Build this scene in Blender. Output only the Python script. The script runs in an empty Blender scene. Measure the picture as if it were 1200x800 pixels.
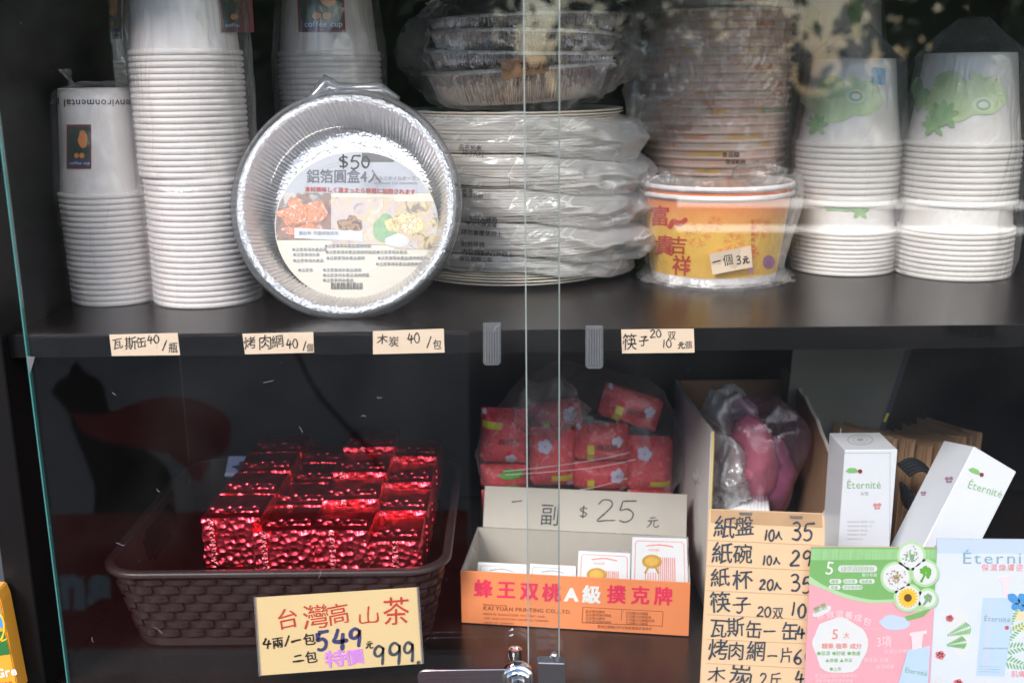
import bpy, bmesh, math, random
from mathutils import Vector, Matrix, noise
random.seed(7)
R=math.radians; PI=math.pi
S=bpy.context.scene; COL=S.collection

# ------------------------------------------------------------------ camera
F=1250.0; PITCH=14.0; ROLL=-0.6
CAM=Vector((0,-.90,.2144))
cd=bpy.data.cameras.new('camera'); cd.sensor_width=36; cd.lens=36*F/1200; cd.clip_start=.02; cd.clip_end=400
cam=bpy.data.objects.new('camera',cd); COL.objects.link(cam)
ROT=Matrix.Rotation(R(90-PITCH),3,'X')@Matrix.Rotation(R(ROLL),3,'Z')
cam.matrix_world=Matrix.Translation(CAM)@ROT.to_4x4()
cd.dof.use_dof=True; cd.dof.focus_distance=.99; cd.dof.aperture_fstop=5.0
S.camera=cam
# ------------------------------------------------------------------ light
w=bpy.data.worlds.new('World'); S.world=w; w.use_nodes=True
SUN_EL=37; SUN_AZ=-33      # azimuth measured from straight behind the camera
nt=w.node_tree; bg=nt.nodes['Background']; sky=nt.nodes.new('ShaderNodeTexSky'); sky.sky_type='NISHITA'
sky.sun_disc=False; sky.sun_elevation=R(SUN_EL); sky.sun_rotation=R(180+SUN_AZ); sky.air_density=1.0; sky.dust_density=1.3; sky.ozone_density=1.0
nt.links.new(sky.outputs[0],bg.inputs[0]); bg.inputs[1].default_value=.08
sd=bpy.data.lights.new('sun','SUN'); sd.energy=1.5; sd.angle=R(20); sd.color=(1,.925,.88)
so=bpy.data.objects.new('sun',sd); COL.objects.link(so)
sdir=Vector((math.sin(R(SUN_AZ))*math.cos(R(SUN_EL)),-math.cos(R(SUN_AZ))*math.cos(R(SUN_EL)),math.sin(R(SUN_EL))))
so.rotation_euler=sdir.to_track_quat('Z','Y').to_euler(); so.location=sdir*8
S.view_settings.view_transform='Standard'; S.view_settings.look='None'; S.view_settings.gamma=1
S.view_settings.exposure=1.75
S.cycles.transparent_max_bounces=40; S.cycles.max_bounces=12; S.cycles.diffuse_bounces=4; S.cycles.glossy_bounces=5; S.cycles.transmission_bounces=8
S.cycles.use_denoising=True; S.cycles.caustics_reflective=False; S.cycles.caustics_refractive=False

# ------------------------------------------------------------------ geometry helpers
def ray(px,py):
    return (ROT@Vector(((px-600)/F,(400-py)/F,-1)))
FWD=ROT@Vector((0,0,-1))
def depth(P): return (Vector(P)-CAM).dot(FWD)
class PL:
    """a plane in the place; call it with a picture position to get the point on the plane"""
    def __init__(s,P,n):
        s.P=Vector(P); s.n=Vector(n).normalized()
        if s.n.dot(CAM-s.P)<0: s.n=-s.n
    def __call__(s,px,py,off=0):
        d=ray(px,py); t=(s.P+s.n*off-CAM).dot(s.n)/d.dot(s.n); return CAM+d*t
def PY(Y): return PL((0,Y,0),(0,-1,0))
def PZ(Z): return PL((0,0,Z),(0,0,1))
def at(px,py,Y): return PY(Y)(px,py)
def atz(px,py,Z): return PZ(Z)(px,py)
class CONE:
    """an upright round wall: centre, radius r0 at z0 to r1 at z1"""
    def __init__(s,c,z0,r0,z1,r1): s.c=Vector(c); s.z0,s.r0,s.z1,s.r1=z0,r0,z1,r1
    def __call__(s,px,py,off=0):
        d=ray(px,py)
        def g(t):
            p=CAM+d*t; r=s.r0+(s.r1-s.r0)*(p.z-s.z0)/(s.z1-s.z0)+off
            return math.hypot(p.x-s.c.x,p.y-s.c.y)-r
        tc=(s.c-CAM).to_2d().dot(Vector((d.x,d.y)))/(d.x*d.x+d.y*d.y)
        a=tc-.14; b=tc
        if g(b)>0: return CAM+d*tc
        for _ in range(30):
            m=(a+b)/2
            if g(m)>0: a=m
            else: b=m
        return CAM+d*b

def obj(name,bm,mat,parent=None,world=False,smooth=None,kind=None):
    me=bpy.data.meshes.new(name)
    if world and parent is not None:
        o_=wl(parent); bmesh.ops.translate(bm,verts=bm.verts,vec=-o_)
    bmesh.ops.recalc_face_normals(bm,faces=bm.faces) if smooth!='keep' else None
    bm.to_mesh(me); bm.free()
    for m in (mat if isinstance(mat,(list,tuple)) else [mat]): me.materials.append(m)
    if smooth is not None:
        for p in me.polygons: p.use_smooth=True
        if isinstance(smooth,(int,float)): me.set_sharp_from_angle(angle=R(smooth))
    o=bpy.data.objects.new(name,me); COL.objects.link(o); o.parent=parent
    if kind: o['kind']=kind
    return o
def wl(o):
    v=Vector((0,0,0))
    while o is not None: v+=o.location; o=o.parent
    return v
def tag(o,label,cat,group=None):
    o['label']=label; o['category']=cat
    if group: o['group']=group
    return o
def thing(name,label,cat,loc=(0,0,0),rot=(0,0,0),group=None):
    o=bpy.data.objects.new(name,None); COL.objects.link(o); o.location=loc; o.rotation_euler=rot; o.empty_display_size=.02
    return tag(o,label,cat,group)
def copy_tree(o,parent=None):
    c=o.copy(); COL.objects.link(c); c.parent=parent
    for ch in [x for x in COL.objects if x.parent==o]: copy_tree(ch,c)
    return c
def box(bm,x0,x1,y0,y1,z0,z1,bev=0,M=None,segs=1):
    r=bmesh.ops.create_cube(bm,size=1); vs=r['verts']
    for v in vs: v.co=Vector(((x0+x1)/2+v.co.x*(x1-x0),(y0+y1)/2+v.co.y*(y1-y0),(z0+z1)/2+v.co.z*(z1-z0)))
    if bev>0:
        es=list({e for v in vs for e in v.link_edges}); r=bmesh.ops.bevel(bm,geom=es,offset=bev,segments=segs,affect='EDGES',profile=.6); vs=list({v for f in r['faces'] for v in f.verts}|{v for v in vs if v.is_valid})
    if M is not None: bmesh.ops.transform(bm,matrix=M,verts=[v for v in vs if v.is_valid])
    return bm
def newbox(*a,**k): return box(bmesh.new(),*a,**k)
def solid(bm,pts,pl,dep,off=0,bev=0):
    """a slab whose front outline is pts on the plane pl, dep thick away from the eye"""
    f=[pl(x,y,off) for x,y in pts]; n=pl.n
    a=[bm.verts.new(p) for p in f]; b=[bm.verts.new(p-n*dep) for p in f]; k=len(pts)
    fs=[bm.faces.new(a),bm.faces.new(b[::-1])]
    for i in range(k): fs.append(bm.faces.new((a[i],b[i],b[(i+1)%k],a[(i+1)%k])))
    if bev: bmesh.ops.bevel(bm,geom=list({e for f in fs for e in f.edges}),offset=bev,segments=2,affect='EDGES')
    return bm
def flat(bm,pts,mp,off=.0003):
    bm.faces.new([bm.verts.new(mp(x,y,off)) for x,y in pts]); return bm
def grid(bm,q,mp,n=8,m=8,off=.0003):
    """patch between four picture corners (tl,tr,br,bl) laid on a surface"""
    V=[]
    for j in range(m+1):
        row=[]
        for i in range(n+1):
            u=i/n; v=j/m
            x=(q[0][0]*(1-u)+q[1][0]*u)*(1-v)+(q[3][0]*(1-u)+q[2][0]*u)*v
            y=(q[0][1]*(1-u)+q[1][1]*u)*(1-v)+(q[3][1]*(1-u)+q[2][1]*u)*v
            row.append(bm.verts.new(mp(x,y,off)))
        V.append(row)
    for j in range(m):
        for i in range(n): bm.faces.new((V[j][i],V[j][i+1],V[j+1][i+1],V[j+1][i]))
    return bm
def blob(bm,cx,cy,rx,ry,mp,off=.0004,wob=.0,seed=0,n=28,rings=4,rot=0):
    c=bm.verts.new(mp(cx,cy,off)); prev=None; ca,sa=math.cos(R(rot)),math.sin(R(rot))
    for k in range(1,rings+1):
        row=[]
        for i in range(n):
            a=2*PI*i/n; s=k/rings*(1+wob*noise.noise(Vector((math.cos(a)*1.6,math.sin(a)*1.6,seed*3.1))) *2)
            x=math.cos(a)*rx*s; y=math.sin(a)*ry*s
            row.append(bm.verts.new(mp(cx+x*ca+y*sa,cy-x*sa+y*ca,off)))
        for i in range(n):
            j=(i+1)%n
            if prev is None: bm.faces.new((c,row[i],row[j]))
            else: bm.faces.new((prev[i],row[i],row[j],prev[j]))
        prev=row
    return bm
def smooth_line(P,n=5):
    if len(P)<3: 
        return P
    out=[]; Q=[P[0]]+list(P)+[P[-1]]
    for i in range(1,len(Q)-2):
        p0,p1,p2,p3=Q[i-1],Q[i],Q[i+1],Q[i+2]
        for k in range(n):
            t=k/n; out.append(tuple(.5*((2*p1[j])+(-p0[j]+p2[j])*t+(2*p0[j]-5*p1[j]+4*p2[j]-p3[j])*t*t+(-p0[j]+3*p1[j]-3*p2[j]+p3[j])*t**3) for j in (0,1)))
    out.append(tuple(P[-1])); return out
def stroke(bm,P,wd,mp,off=.0004,sm=True,taper=True):
    P=smooth_line(P) if sm else P
    L=[];k=len(P)
    for i,(x,y) in enumerate(P):
        a=P[max(0,i-1)]; b=P[min(k-1,i+1)]; dx,dy=b[0]-a[0],b[1]-a[1]; l=math.hypot(dx,dy) or 1
        ww=wd*.5*(.75+.35*abs(noise.noise(Vector((x*.13,y*.13,1))))*2)
        if taper and i in (0,k-1): ww*=.55
        L.append((bm.verts.new(mp(x-dy/l*ww,y+dx/l*ww,off)),bm.verts.new(mp(x+dy/l*ww,y-dx/l*ww,off))))
    for i in range(k-1):
        bm.faces.new((L[i][0],L[i][1],L[i+1][1],L[i+1][0]))
    return bm
def lathe(bm,prof,seg=64,cr=0,crn=0,crfrom=0,crto=99,M=None,ph=0):
    rows=[]
    for k,(r,z) in enumerate(prof):
        if r<1e-6: rows.append([bm.verts.new((0,0,z))]); continue
        row=[]
        for i in range(seg):
            a=2*PI*i/seg; rr=r
            if cr and crfrom<=k<=crto: rr+=cr*math.sin(crn*a+ph+1.5*noise.noise(Vector((a*4,k*.2,ph))))*(.6+.7*noise.noise(Vector((math.cos(a)*4,math.sin(a)*4,k*.15))))
            row.append(bm.verts.new((rr*math.cos(a),rr*math.sin(a),z)))
        rows.append(row)
    for a,b in zip(rows,rows[1:]):
        for i in range(seg):
            j=(i+1)%seg
            if len(a)==1 and len(b)==1: continue
            if len(a)==1: bm.faces.new((a[0],b[i],b[j]))
            elif len(b)==1: bm.faces.new((a[i],a[j],b[0]))
            else: bm.faces.new((a[i],a[j],b[j],b[i]))
    if M is not None: bmesh.ops.transform(bm,matrix=M,verts=[v for r_ in rows for v in r_])
    return bm
def tube(bm,P,r,seg=8,cap=True):
    P=[Vector(p) for p in P]; rows=[]
    for i,p in enumerate(P):
        t=(P[min(i+1,len(P)-1)]-P[max(i-1,0)]).normalized(); u=t.cross(Vector((0,0,1)) if abs(t.z)<.9 else Vector((1,0,0))).normalized(); v=t.cross(u)
        rr=r[i] if isinstance(r,(list,tuple)) else r
        rows.append([bm.verts.new(p+(u*math.cos(2*PI*k/seg)+v*math.sin(2*PI*k/seg))*rr) for k in range(seg)])
    for a,b in zip(rows,rows[1:]):
        for i in range(seg): bm.faces.new((a[i],a[(i+1)%seg],b[(i+1)%seg],b[i]))
    if cap: bm.faces.new(rows[0]); bm.faces.new(rows[-1][::-1])
    return bm

# ------------------------------------------------------------------ lettering
_gl={}
def glyph(ch,bold=0):
    k=(ch,bold)
    if k in _gl: return _gl[k]
    c=bpy.data.curves.new('glyph','FONT'); c.body=ch; c.resolution_u=2; c.offset=bold
    o=bpy.data.objects.new('glyph',c); COL.objects.link(o); bpy.context.view_layer.update()
    m=bpy.data.meshes.new_from_object(o.evaluated_get(bpy.context.evaluated_depsgraph_get()))
    vs=[(v.co.x,v.co.y) for v in m.vertices]; fs=[tuple(p.vertices) for p in m.polygons]
    bpy.data.objects.remove(o); bpy.data.curves.remove(c); bpy.data.meshes.remove(m)
    wd=(max(x for x,y in vs) if vs else .3); adv=1.0 if ord(ch)>0x2e80 else (wd+.06 if vs else .3)
    _gl[k]=(vs,fs,adv); return _gl[k]
DG={'0':[[(.3,1),(.08,.75),(.03,.4),(.2,.03),(.45,.1),(.55,.5),(.45,.9),(.25,1)]],
'1':[[(.25,1),(.22,.5),(.16,0)]],
'2':[[(.05,.78),(.2,.98),(.42,.95),(.48,.72),(.3,.4),(.02,.03),(.3,.05),(.62,.04)]],
'3':[[(.05,.9),(.28,1),(.45,.85),(.38,.62),(.18,.55),(.42,.48),(.52,.25),(.35,.02),(.05,.08)]],
'4':[[(.22,1),(.12,.65),(.02,.42),(.3,.4),(.62,.44)],[(.42,.8),(.38,.4),(.34,-.05)]],
'5':[[(.12,.95),(.08,.72),(.05,.55),(.3,.6),(.46,.4),(.4,.12),(.2,.0),(.0,.08)],[(.12,.95),(.35,.96),(.62,.97)]],
'6':[[(.42,1),(.15,.7),(.03,.3),(.2,.02),(.42,.1),(.45,.35),(.25,.46),(.06,.3)]],
'7':[[(.02,.9),(.3,.92),(.55,.95),(.4,.5),(.28,0)]],
'9':[[(.5,.85),(.3,1),(.08,.85),(.07,.6),(.25,.5),(.48,.65),(.52,.9),(.48,.5),(.38,.0)]],
'$':[[(.62,.85),(.3,.97),(.04,.76),(.32,.54),(.6,.32),(.42,.06),(.0,.12)],[(.33,1.2),(.31,.5),(.29,-.16)]],
'/':[[(.45,1.05),(.25,.5),(.0,-.05)]],'.':[[(.1,.0),(.16,.04),(.18,.0)]],'-':[[(.02,.45),(.3,.5),(.6,.48)]],
'一':[[(.02,.4),(.4,.46),(.8,.5)]],'二':[[(.15,.65),(.4,.7),(.7,.7)],[(.0,.2),(.4,.22),(.9,.24)]],
'入':[[(.35,.9),(.25,.5),(.0,.1)],[(.35,.72),(.5,.4),(.8,.08)]],
'元':[[(.25,.85),(.5,.87),(.7,.9)],[(.1,.58),(.5,.6),(.9,.64)],[(.4,.58),(.3,.25),(.08,.0)],[(.6,.6),(.58,.2),(.65,.04),(.85,.04),(.95,.2)]],
'山':[[(.45,.95),(.44,.5),(.45,.12)],[(.08,.55),(.1,.12),(.45,.12),(.85,.16),(.85,.58)]],
'木':[[(.08,.65),(.5,.68),(.92,.72)],[(.5,.98),(.5,.5),(.48,.0)],[(.48,.62),(.3,.35),(.05,.15)],[(.52,.62),(.7,.4),(.95,.2)]],
'子':[[(.2,.88),(.5,.9),(.75,.9),(.55,.72),(.5,.5),(.52,.15),(.4,.02),(.25,.1)],[(.05,.48),(.5,.5),(.95,.56)]],
}
def text(bm,body,px,py,size,mp,rot=0,bold=0,hand=0,off=.0005,sx=1,gap=0,pen=None,seed=1,align='L'):
    """lettering on a surface; (px,py) is the left foot of the line, size is the letter height there"""
    rnd=random.Random(seed+len(body)*17); a=R(rot); ca,sa=math.cos(a),math.sin(a); X=0
    if align=='C': X=-sum((.62 if ch in DG and hand and ord(ch)<128 else glyph(ch,bold)[2])*sx+gap for ch in body if ch!=' ')/2
    for ch in body:
        if ch==' ': X+=.35*sx; continue
        ja=rnd.uniform(-1,1)*.09*hand; js=1+rnd.uniform(-.1,.1)*hand; jy=rnd.uniform(-.06,.06)*hand
        def put(x,y):
            x2=x*js; y2=y*js+jy; x3=x2*math.cos(ja)-y2*math.sin(ja); y3=x2*math.sin(ja)+y2*math.cos(ja)
            if hand: x3+=.035*noise.noise(Vector((x*2.2,y*2.2,seed+X)))+.12*y3*0; y3+=.035*noise.noise(Vector((x*2.2+9,y*2.2,seed+X)))+.05*x3
            gx=X+x3*sx; gy=y3
            return (px+size*(gx*ca-gy*sa),py-size*(gx*sa+gy*ca))
        if hand and ch in DG:
            for ln in DG[ch]: stroke(bm,[put(x*.95,y*.78) for x,y in ln],(pen or size*.09),mp,off)
            X+=((.72 if ch not in '.1/' else .5) if ord(ch)<128 else 1.0)*sx+gap
        else:
            cjk=ord(ch)>0x2e80
            vs,fs,adv=glyph(ch,0 if cjk else bold)
            sh=[(0,0)] if not(cjk and bold>.005) else [(-bold,-bold*.7),(bold,-bold*.7),(-bold,bold*.7),(bold,bold*.7)]
            for si,(ox,oy) in enumerate(sh):
                tb=bmesh.new(); V=[tb.verts.new((*put(x+ox,y+oy),0)) for x,y in vs]
                for f in fs:
                    try: tb.faces.new([V[i] for i in f])
                    except ValueError: pass
                if isinstance(mp,CONE):
                    for _ in range(3):
                        es=[e for e in tb.edges if e.calc_length()>3.5]
                        if es: bmesh.ops.subdivide_edges(tb,edges=es,cuts=1); bmesh.ops.triangulate(tb,faces=[f for f in tb.faces if len(f.verts)>4])
                mm={v:bm.verts.new(mp(v.co.x,v.co.y,off+si*.00004)) for v in tb.verts}
                for f in tb.faces:
                    try: bm.faces.new([mm[v] for v in f.verts])
                    except ValueError: pass
                tb.free()
            X+=adv*sx+gap
    return bm

# ------------------------------------------------------------------ materials
def mat(name):
    m=bpy.data.materials.new(name); m.use_nodes=True; n=m.node_tree; return m,n,n.nodes['Principled BSDF']
def N(n,t,**k):
    x=n.nodes.new(t)
    for a,b in k.items():
        if a.startswith('i_'): x.inputs[int(a[2:]) if a[2:].isdigit() else a[2:]].default_value=b
        else: setattr(x,a,b)
    return x
def pm(name,col,rough=.5,metal=0,var=.08,vs=40,bump=0,bs=300,spec=.5,coat=0,sub=0,alpha=1,stretch=(1,1,1)):
    m,n,b=mat(name); L=n.links.new
    tc=N(n,'ShaderNodeTexCoord'); mp=N(n,'ShaderNodeMapping'); mp.inputs['Scale'].default_value=stretch; L(tc.outputs['Object'],mp.inputs[0])
    nz=N(n,'ShaderNodeTexNoise'); nz.inputs['Scale'].default_value=vs; nz.inputs['Detail'].default_value=5; L(mp.outputs[0],nz.inputs[0])
    mx=N(n,'ShaderNodeMix',data_type='RGBA'); mx.inputs[6].default_value=tuple(max(0,c*(1-var)) for c in col)+(1,); mx.inputs[7].default_value=tuple(min(1,c*(1+var)) for c in col)+(1,)
    L(nz.outputs[0],mx.inputs[0]); L(mx.outputs[2],b.inputs['Base Color'])
    b.inputs['Roughness'].default_value=rough; b.inputs['Metallic'].default_value=metal; b.inputs['Specular IOR Level'].default_value=spec; b.inputs['Coat Weight'].default_value=coat
    if sub: b.inputs['Subsurface Weight'].default_value=sub; b.inputs['Subsurface Radius'].default_value=(.004,.003,.002)
    if bump:
        n2=N(n,'ShaderNodeTexNoise'); n2.inputs['Scale'].default_value=bs; n2.inputs['Detail'].default_value=4; L(mp.outputs[0],n2.inputs[0])
        bp=N(n,'ShaderNodeBump'); bp.inputs['Strength'].default_value=bump; bp.inputs['Distance'].default_value=.002; L(n2.outputs[0],bp.inputs['Height']); L(bp.outputs[0],b.inputs['Normal'])
    return m
def film(name,haze=.06,edge=.3,gloss=.07,tint=(1,1,1),dif=(.85,.85,.87),rough=.12,bump=.5,bs=45,stretch=(1,1,.5),bd=.01):
    """thin clear plastic: mostly lets light straight through, whiter and shinier where it folds"""
    m=bpy.data.materials.new(name); m.use_nodes=True; n=m.node_tree; n.nodes.clear(); L=n.links.new
    out=N(n,'ShaderNodeOutputMaterial'); tc=N(n,'ShaderNodeTexCoord'); mp=N(n,'ShaderNodeMapping'); mp.inputs['Scale'].default_value=stretch; L(tc.outputs['Object'],mp.inputs[0])
    nz=N(n,'ShaderNodeTexNoise'); nz.inputs['Scale'].default_value=bs; nz.inputs['Detail'].default_value=6; nz.inputs['Distortion'].default_value=1.2; L(mp.outputs[0],nz.inputs[0])
    ab=N(n,'ShaderNodeMath',operation='SUBTRACT'); ab.inputs[1].default_value=.5; L(nz.outputs[0],ab.inputs[0])
    ab2=N(n,'ShaderNodeMath',operation='ABSOLUTE'); L(ab.outputs[0],ab2.inputs[0])
    bp=N(n,'ShaderNodeBump'); bp.inputs['Strength'].default_value=bump; bp.inputs['Distance'].default_value=bd; L(ab2.outputs[0],bp.inputs['Height'])
    lw=N(n,'ShaderNodeLayerWeight'); lw.inputs[0].default_value=.5; L(bp.outputs[0],lw.inputs['Normal'])
    p2=N(n,'ShaderNodeMath',operation='POWER'); p2.inputs[1].default_value=2.2; L(lw.outputs['Facing'],p2.inputs[0])
    # creases: white lines where the fold noise crosses
    cr=N(n,'ShaderNodeMapRange'); cr.inputs[1].default_value=0; cr.inputs[2].default_value=.02; cr.inputs[3].default_value=1; cr.inputs[4].default_value=0; L(ab2.outputs[0],cr.inputs[0])
    h1=N(n,'ShaderNodeMath',operation='MULTIPLY_ADD'); h1.inputs[1].default_value=edge; h1.inputs[2].default_value=haze; L(p2.outputs[0],h1.inputs[0])
    h2=N(n,'ShaderNodeMath',operation='MULTIPLY_ADD',use_clamp=True); h2.inputs[1].default_value=haze*.8+.02; L(cr.outputs[0],h2.inputs[0]); L(h1.outputs[0],h2.inputs[2])
    tr=N(n,'ShaderNodeBsdfTransparent'); tr.inputs[0].default_value=tint+(1,)
    df=N(n,'ShaderNodeBsdfDiffuse'); df.inputs[0].default_value=dif+(1,); L(bp.outputs[0],df.inputs['Normal'])
    tl=N(n,'ShaderNodeBsdfTranslucent'); tl.inputs[0].default_value=dif+(1,)
    dm=N(n,'ShaderNodeMixShader'); dm.inputs[0].default_value=.35; L(df.outputs[0],dm.inputs[1]); L(tl.outputs[0],dm.inputs[2])
    m1=N(n,'ShaderNodeMixShader'); L(h2.outputs[0],m1.inputs[0]); L(tr.outputs[0],m1.inputs[1]); L(dm.outputs[0],m1.inputs[2])
    gs=N(n,'ShaderNodeBsdfAnisotropic'); gs.inputs['Roughness'].default_value=rough; gs.inputs[0].default_value=(1,1,1,1); L(bp.outputs[0],gs.inputs['Normal'])
    g1=N(n,'ShaderNodeMath',operation='MULTIPLY_ADD',use_clamp=True); g1.inputs[1].default_value=.45; g1.inputs[2].default_value=gloss; L(p2.outputs[0],g1.inputs[0])
    m2=N(n,'ShaderNodeMixShader'); L(g1.outputs[0],m2.inputs[0]); L(m1.outputs[0],m2.inputs[1]); L(gs.outputs[0],m2.inputs[2])
    L(m2.outputs[0],out.inputs[0]); return m
def glassmat():
    m=bpy.data.materials.new('door_glass'); m.use_nodes=True; n=m.node_tree; n.nodes.clear(); L=n.links.new
    out=N(n,'ShaderNodeOutputMaterial'); lw=N(n,'ShaderNodeLayerWeight'); lw.inputs[0].default_value=.5
    p=N(n,'ShaderNodeMath',operation='POWER'); p.inputs[1].default_value=5; L(lw.outputs['Facing'],p.inputs[0])
    f=N(n,'ShaderNodeMath',operation='MULTIPLY_ADD',use_clamp=True); f.inputs[1].default_value=.9; f.inputs[2].default_value=.04; L(p.outputs[0],f.inputs[0])
    tr=N(n,'ShaderNodeBsdfTransparent'); tr.inputs[0].default_value=(.975,.985,.98,1); gl=N(n,'ShaderNodeBsdfAnisotropic'); gl.inputs['Roughness'].default_value=.0
    mx=N(n,'ShaderNodeMixShader'); L(f.outputs[0],mx.inputs[0]); L(tr.outputs[0],mx.inputs[1]); L(gl.outputs[0],mx.inputs[2])
    # dust specks
    tc=N(n,'ShaderNodeTexCoord'); vo=N(n,'ShaderNodeTexVoronoi'); vo.inputs['Scale'].default_value=85; vo.inputs['Randomness'].default_value=1; L(tc.outputs['Object'],vo.inputs[0])
    sp=N(n,'ShaderNodeSeparateColor'); L(vo.outputs['Color'],sp.inputs[0])
    a=N(n,'ShaderNodeMath',operation='MULTIPLY'); a.inputs[1].default_value=.085; L(sp.outputs[0],a.inputs[0])
    a4=N(n,'ShaderNodeMath',operation='SUBTRACT'); a4.inputs[1].default_value=.0; L(a.outputs[0],a4.inputs[0])
    pw=N(n,'ShaderNodeMath',operation='POWER'); pw.inputs[1].default_value=7; L(sp.outputs[1],pw.inputs[0])
    rr=N(n,'ShaderNodeMath',operation='MULTIPLY'); rr.inputs[1].default_value=.14; L(pw.outputs[0],rr.inputs[0])
    lt=N(n,'ShaderNodeMath',operation='LESS_THAN'); L(vo.outputs['Distance'],lt.inputs[0]); L(rr.outputs[0],lt.inputs[1])
    nz=N(n,'ShaderNodeTexNoise'); nz.inputs['Scale'].default_value=7; nz.inputs['Detail'].default_value=8; L(tc.outputs['Object'],nz.inputs[0])
    sm=N(n,'ShaderNodeMapRange'); sm.inputs[1].default_value=.5; sm.inputs[2].default_value=.8; sm.inputs[3].default_value=.001; sm.inputs[4].default_value=.010; L(nz.outputs[0],sm.inputs[0])
    s2=N(n,'ShaderNodeMath',operation='MULTIPLY_ADD'); s2.inputs[1].default_value=.32; L(lt.outputs[0],s2.inputs[0]); L(sm.outputs[0],s2.inputs[2])
    df=N(n,'ShaderNodeBsdfDiffuse'); df.inputs[0].default_value=(.6,.6,.6,1)
    m3=N(n,'ShaderNodeMixShader'); L(s2.outputs[0],m3.inputs[0]); L(mx.outputs[0],m3.inputs[1]); L(df.outputs[0],m3.inputs[2])
    L(m3.outputs[0],out.inputs[0]); return m
def clearmat(name,tint=(.96,.97,1),base=.06,dif=.02,rough=.06):
    m=bpy.data.materials.new(name); m.use_nodes=True; n=m.node_tree; n.nodes.clear(); L=n.links.new
    out=N(n,'ShaderNodeOutputMaterial'); lw=N(n,'ShaderNodeLayerWeight'); lw.inputs[0].default_value=.5
    p=N(n,'ShaderNodeMath',operation='POWER'); p.inputs[1].default_value=3; L(lw.outputs['Facing'],p.inputs[0])
    f=N(n,'ShaderNodeMath',operation='MULTIPLY_ADD',use_clamp=True); f.inputs[1].default_value=.8; f.inputs[2].default_value=base; L(p.outputs[0],f.inputs[0])
    tr=N(n,'ShaderNodeBsdfTransparent'); tr.inputs[0].default_value=tint+(1,); gl=N(n,'ShaderNodeBsdfAnisotropic'); gl.inputs['Roughness'].default_value=rough
    df=N(n,'ShaderNodeBsdfDiffuse'); df.inputs[0].default_value=(.8,.82,.85,1)
    m0=N(n,'ShaderNodeMixShader'); m0.inputs[0].default_value=dif; L(tr.outputs[0],m0.inputs[1]); L(df.outputs[0],m0.inputs[2])
    mx=N(n,'ShaderNodeMixShader'); L(f.outputs[0],mx.inputs[0]); L(m0.outputs[0],mx.inputs[1]); L(gl.outputs[0],mx.inputs[2]); L(mx.outputs[0],out.inputs[0]); return m
def foilmat(name,col,rough=.25,bump=.5,bs=120,stretch=(1,1,1),kind='noise'):
    m,n,b=mat(name); L=n.links.new; b.inputs['Base Color'].default_value=col+(1,); b.inputs['Metallic'].default_value=1; b.inputs['Roughness'].default_value=rough
    tc=N(n,'ShaderNodeTexCoord'); mp=N(n,'ShaderNodeMapping'); mp.inputs['Scale'].default_value=stretch; L(tc.outputs['Object'],mp.inputs[0])
    if kind=='cell':
        t=N(n,'ShaderNodeTexVoronoi',feature='SMOOTH_F1'); t.inputs['Scale'].default_value=bs; t.inputs['Smoothness'].default_value=.4; L(mp.outputs[0],t.inputs[0]); h=t.outputs['Distance']
    else:
        t=N(n,'ShaderNodeTexNoise'); t.inputs['Scale'].default_value=bs; t.inputs['Detail'].default_value=3; L(mp.outputs[0],t.inputs[0]); h=t.outputs[0]
    bp=N(n,'ShaderNodeBump'); bp.inputs['Strength'].default_value=bump; bp.inputs['Distance'].default_value=.004; L(h,bp.inputs['Height']); L(bp.outputs[0],b.inputs['Normal']); return m
M={}
M['black']=pm('black_melamine',(.008,.0075,.008),rough=.45,var=.25,vs=18,bump=.05,bs=500,spec=.16)
M['shelf']=pm('dark_shelf_laminate',(.013,.010,.010),rough=.25,var=.5,vs=22,bump=.08,bs=700,spec=.30)
M['blackedge']=pm('black_edge_band',(.007,.007,.008),rough=.4,var=.2,spec=.12)
M['floor']=pm('brown_black_laminate',(.018,.011,.010),rough=.26,var=.3,vs=30,bump=.06,bs=700,spec=.6)
M['backwall']=pm('dark_back_board',(.008,.008,.009),rough=.6,var=.3)
M['glass']=glassmat()
M['glassedge']=pm('green_glass_edge',(.05,.20,.19),rough=.2,var=.1)
M['glassedge2']=pm('pale_glass_edge',(.24,.27,.26),rough=.25,var=.15)
M['cup']=pm('white_paper_cup',(.79,.735,.735),rough=.6,var=.02,bump=.08,bs=900)
M['cup2']=pm('ivory_paper_cup',(.76,.72,.69),rough=.6,var=.02,bump=.08,bs=900)
M['plate']=pm('cream_paper_plate',(.80,.73,.64),rough=.75,var=.06,vs=200)
M['film']=film('clear_bag_film',haze=.05,edge=.28,gloss=.05)
M['film_cup']=film('clear_cup_sleeve',haze=.05,edge=.22,gloss=.06,bs=30,stretch=(1,1,.35),bump=.6)
M['film_milky']=film('milky_bag_film',haze=.40,edge=.35,gloss=.07,bump=.6,bs=26,stretch=(.5,.5,1.4),rough=.2)
M['film_grey']=film('grey_wrinkled_film',haze=.05,edge=.25,gloss=.08,bump=.8,bs=38,dif=(.7,.68,.68),bd=.012)
M['film_pink']=film('mauve_bag_film',haze=.10,edge=.25,gloss=.06,tint=(.93,.80,.88),dif=(.55,.38,.5),bump=.6)
M['film_dark']=film('loose_bag_film',haze=.05,edge=.2,gloss=.03,bump=.7,bs=30,bd=.012)
M['foil']=foilmat('bright_foil',(.66,.60,.58),rough=.16,bump=.5,bs=120,stretch=(1,1,.3))
M['foilrim']=foilmat('foil_rim',(.93,.93,.95),rough=.28,bump=.8,bs=420)
M['foilin']=foilmat('brushed_foil_wall',(.80,.77,.78),rough=.3,bump=.45,bs=260)
M['redfoil']=foilmat('red_tea_foil',(.95,.07,.11),rough=.33,bump=.9,bs=150,kind='cell')
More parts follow.
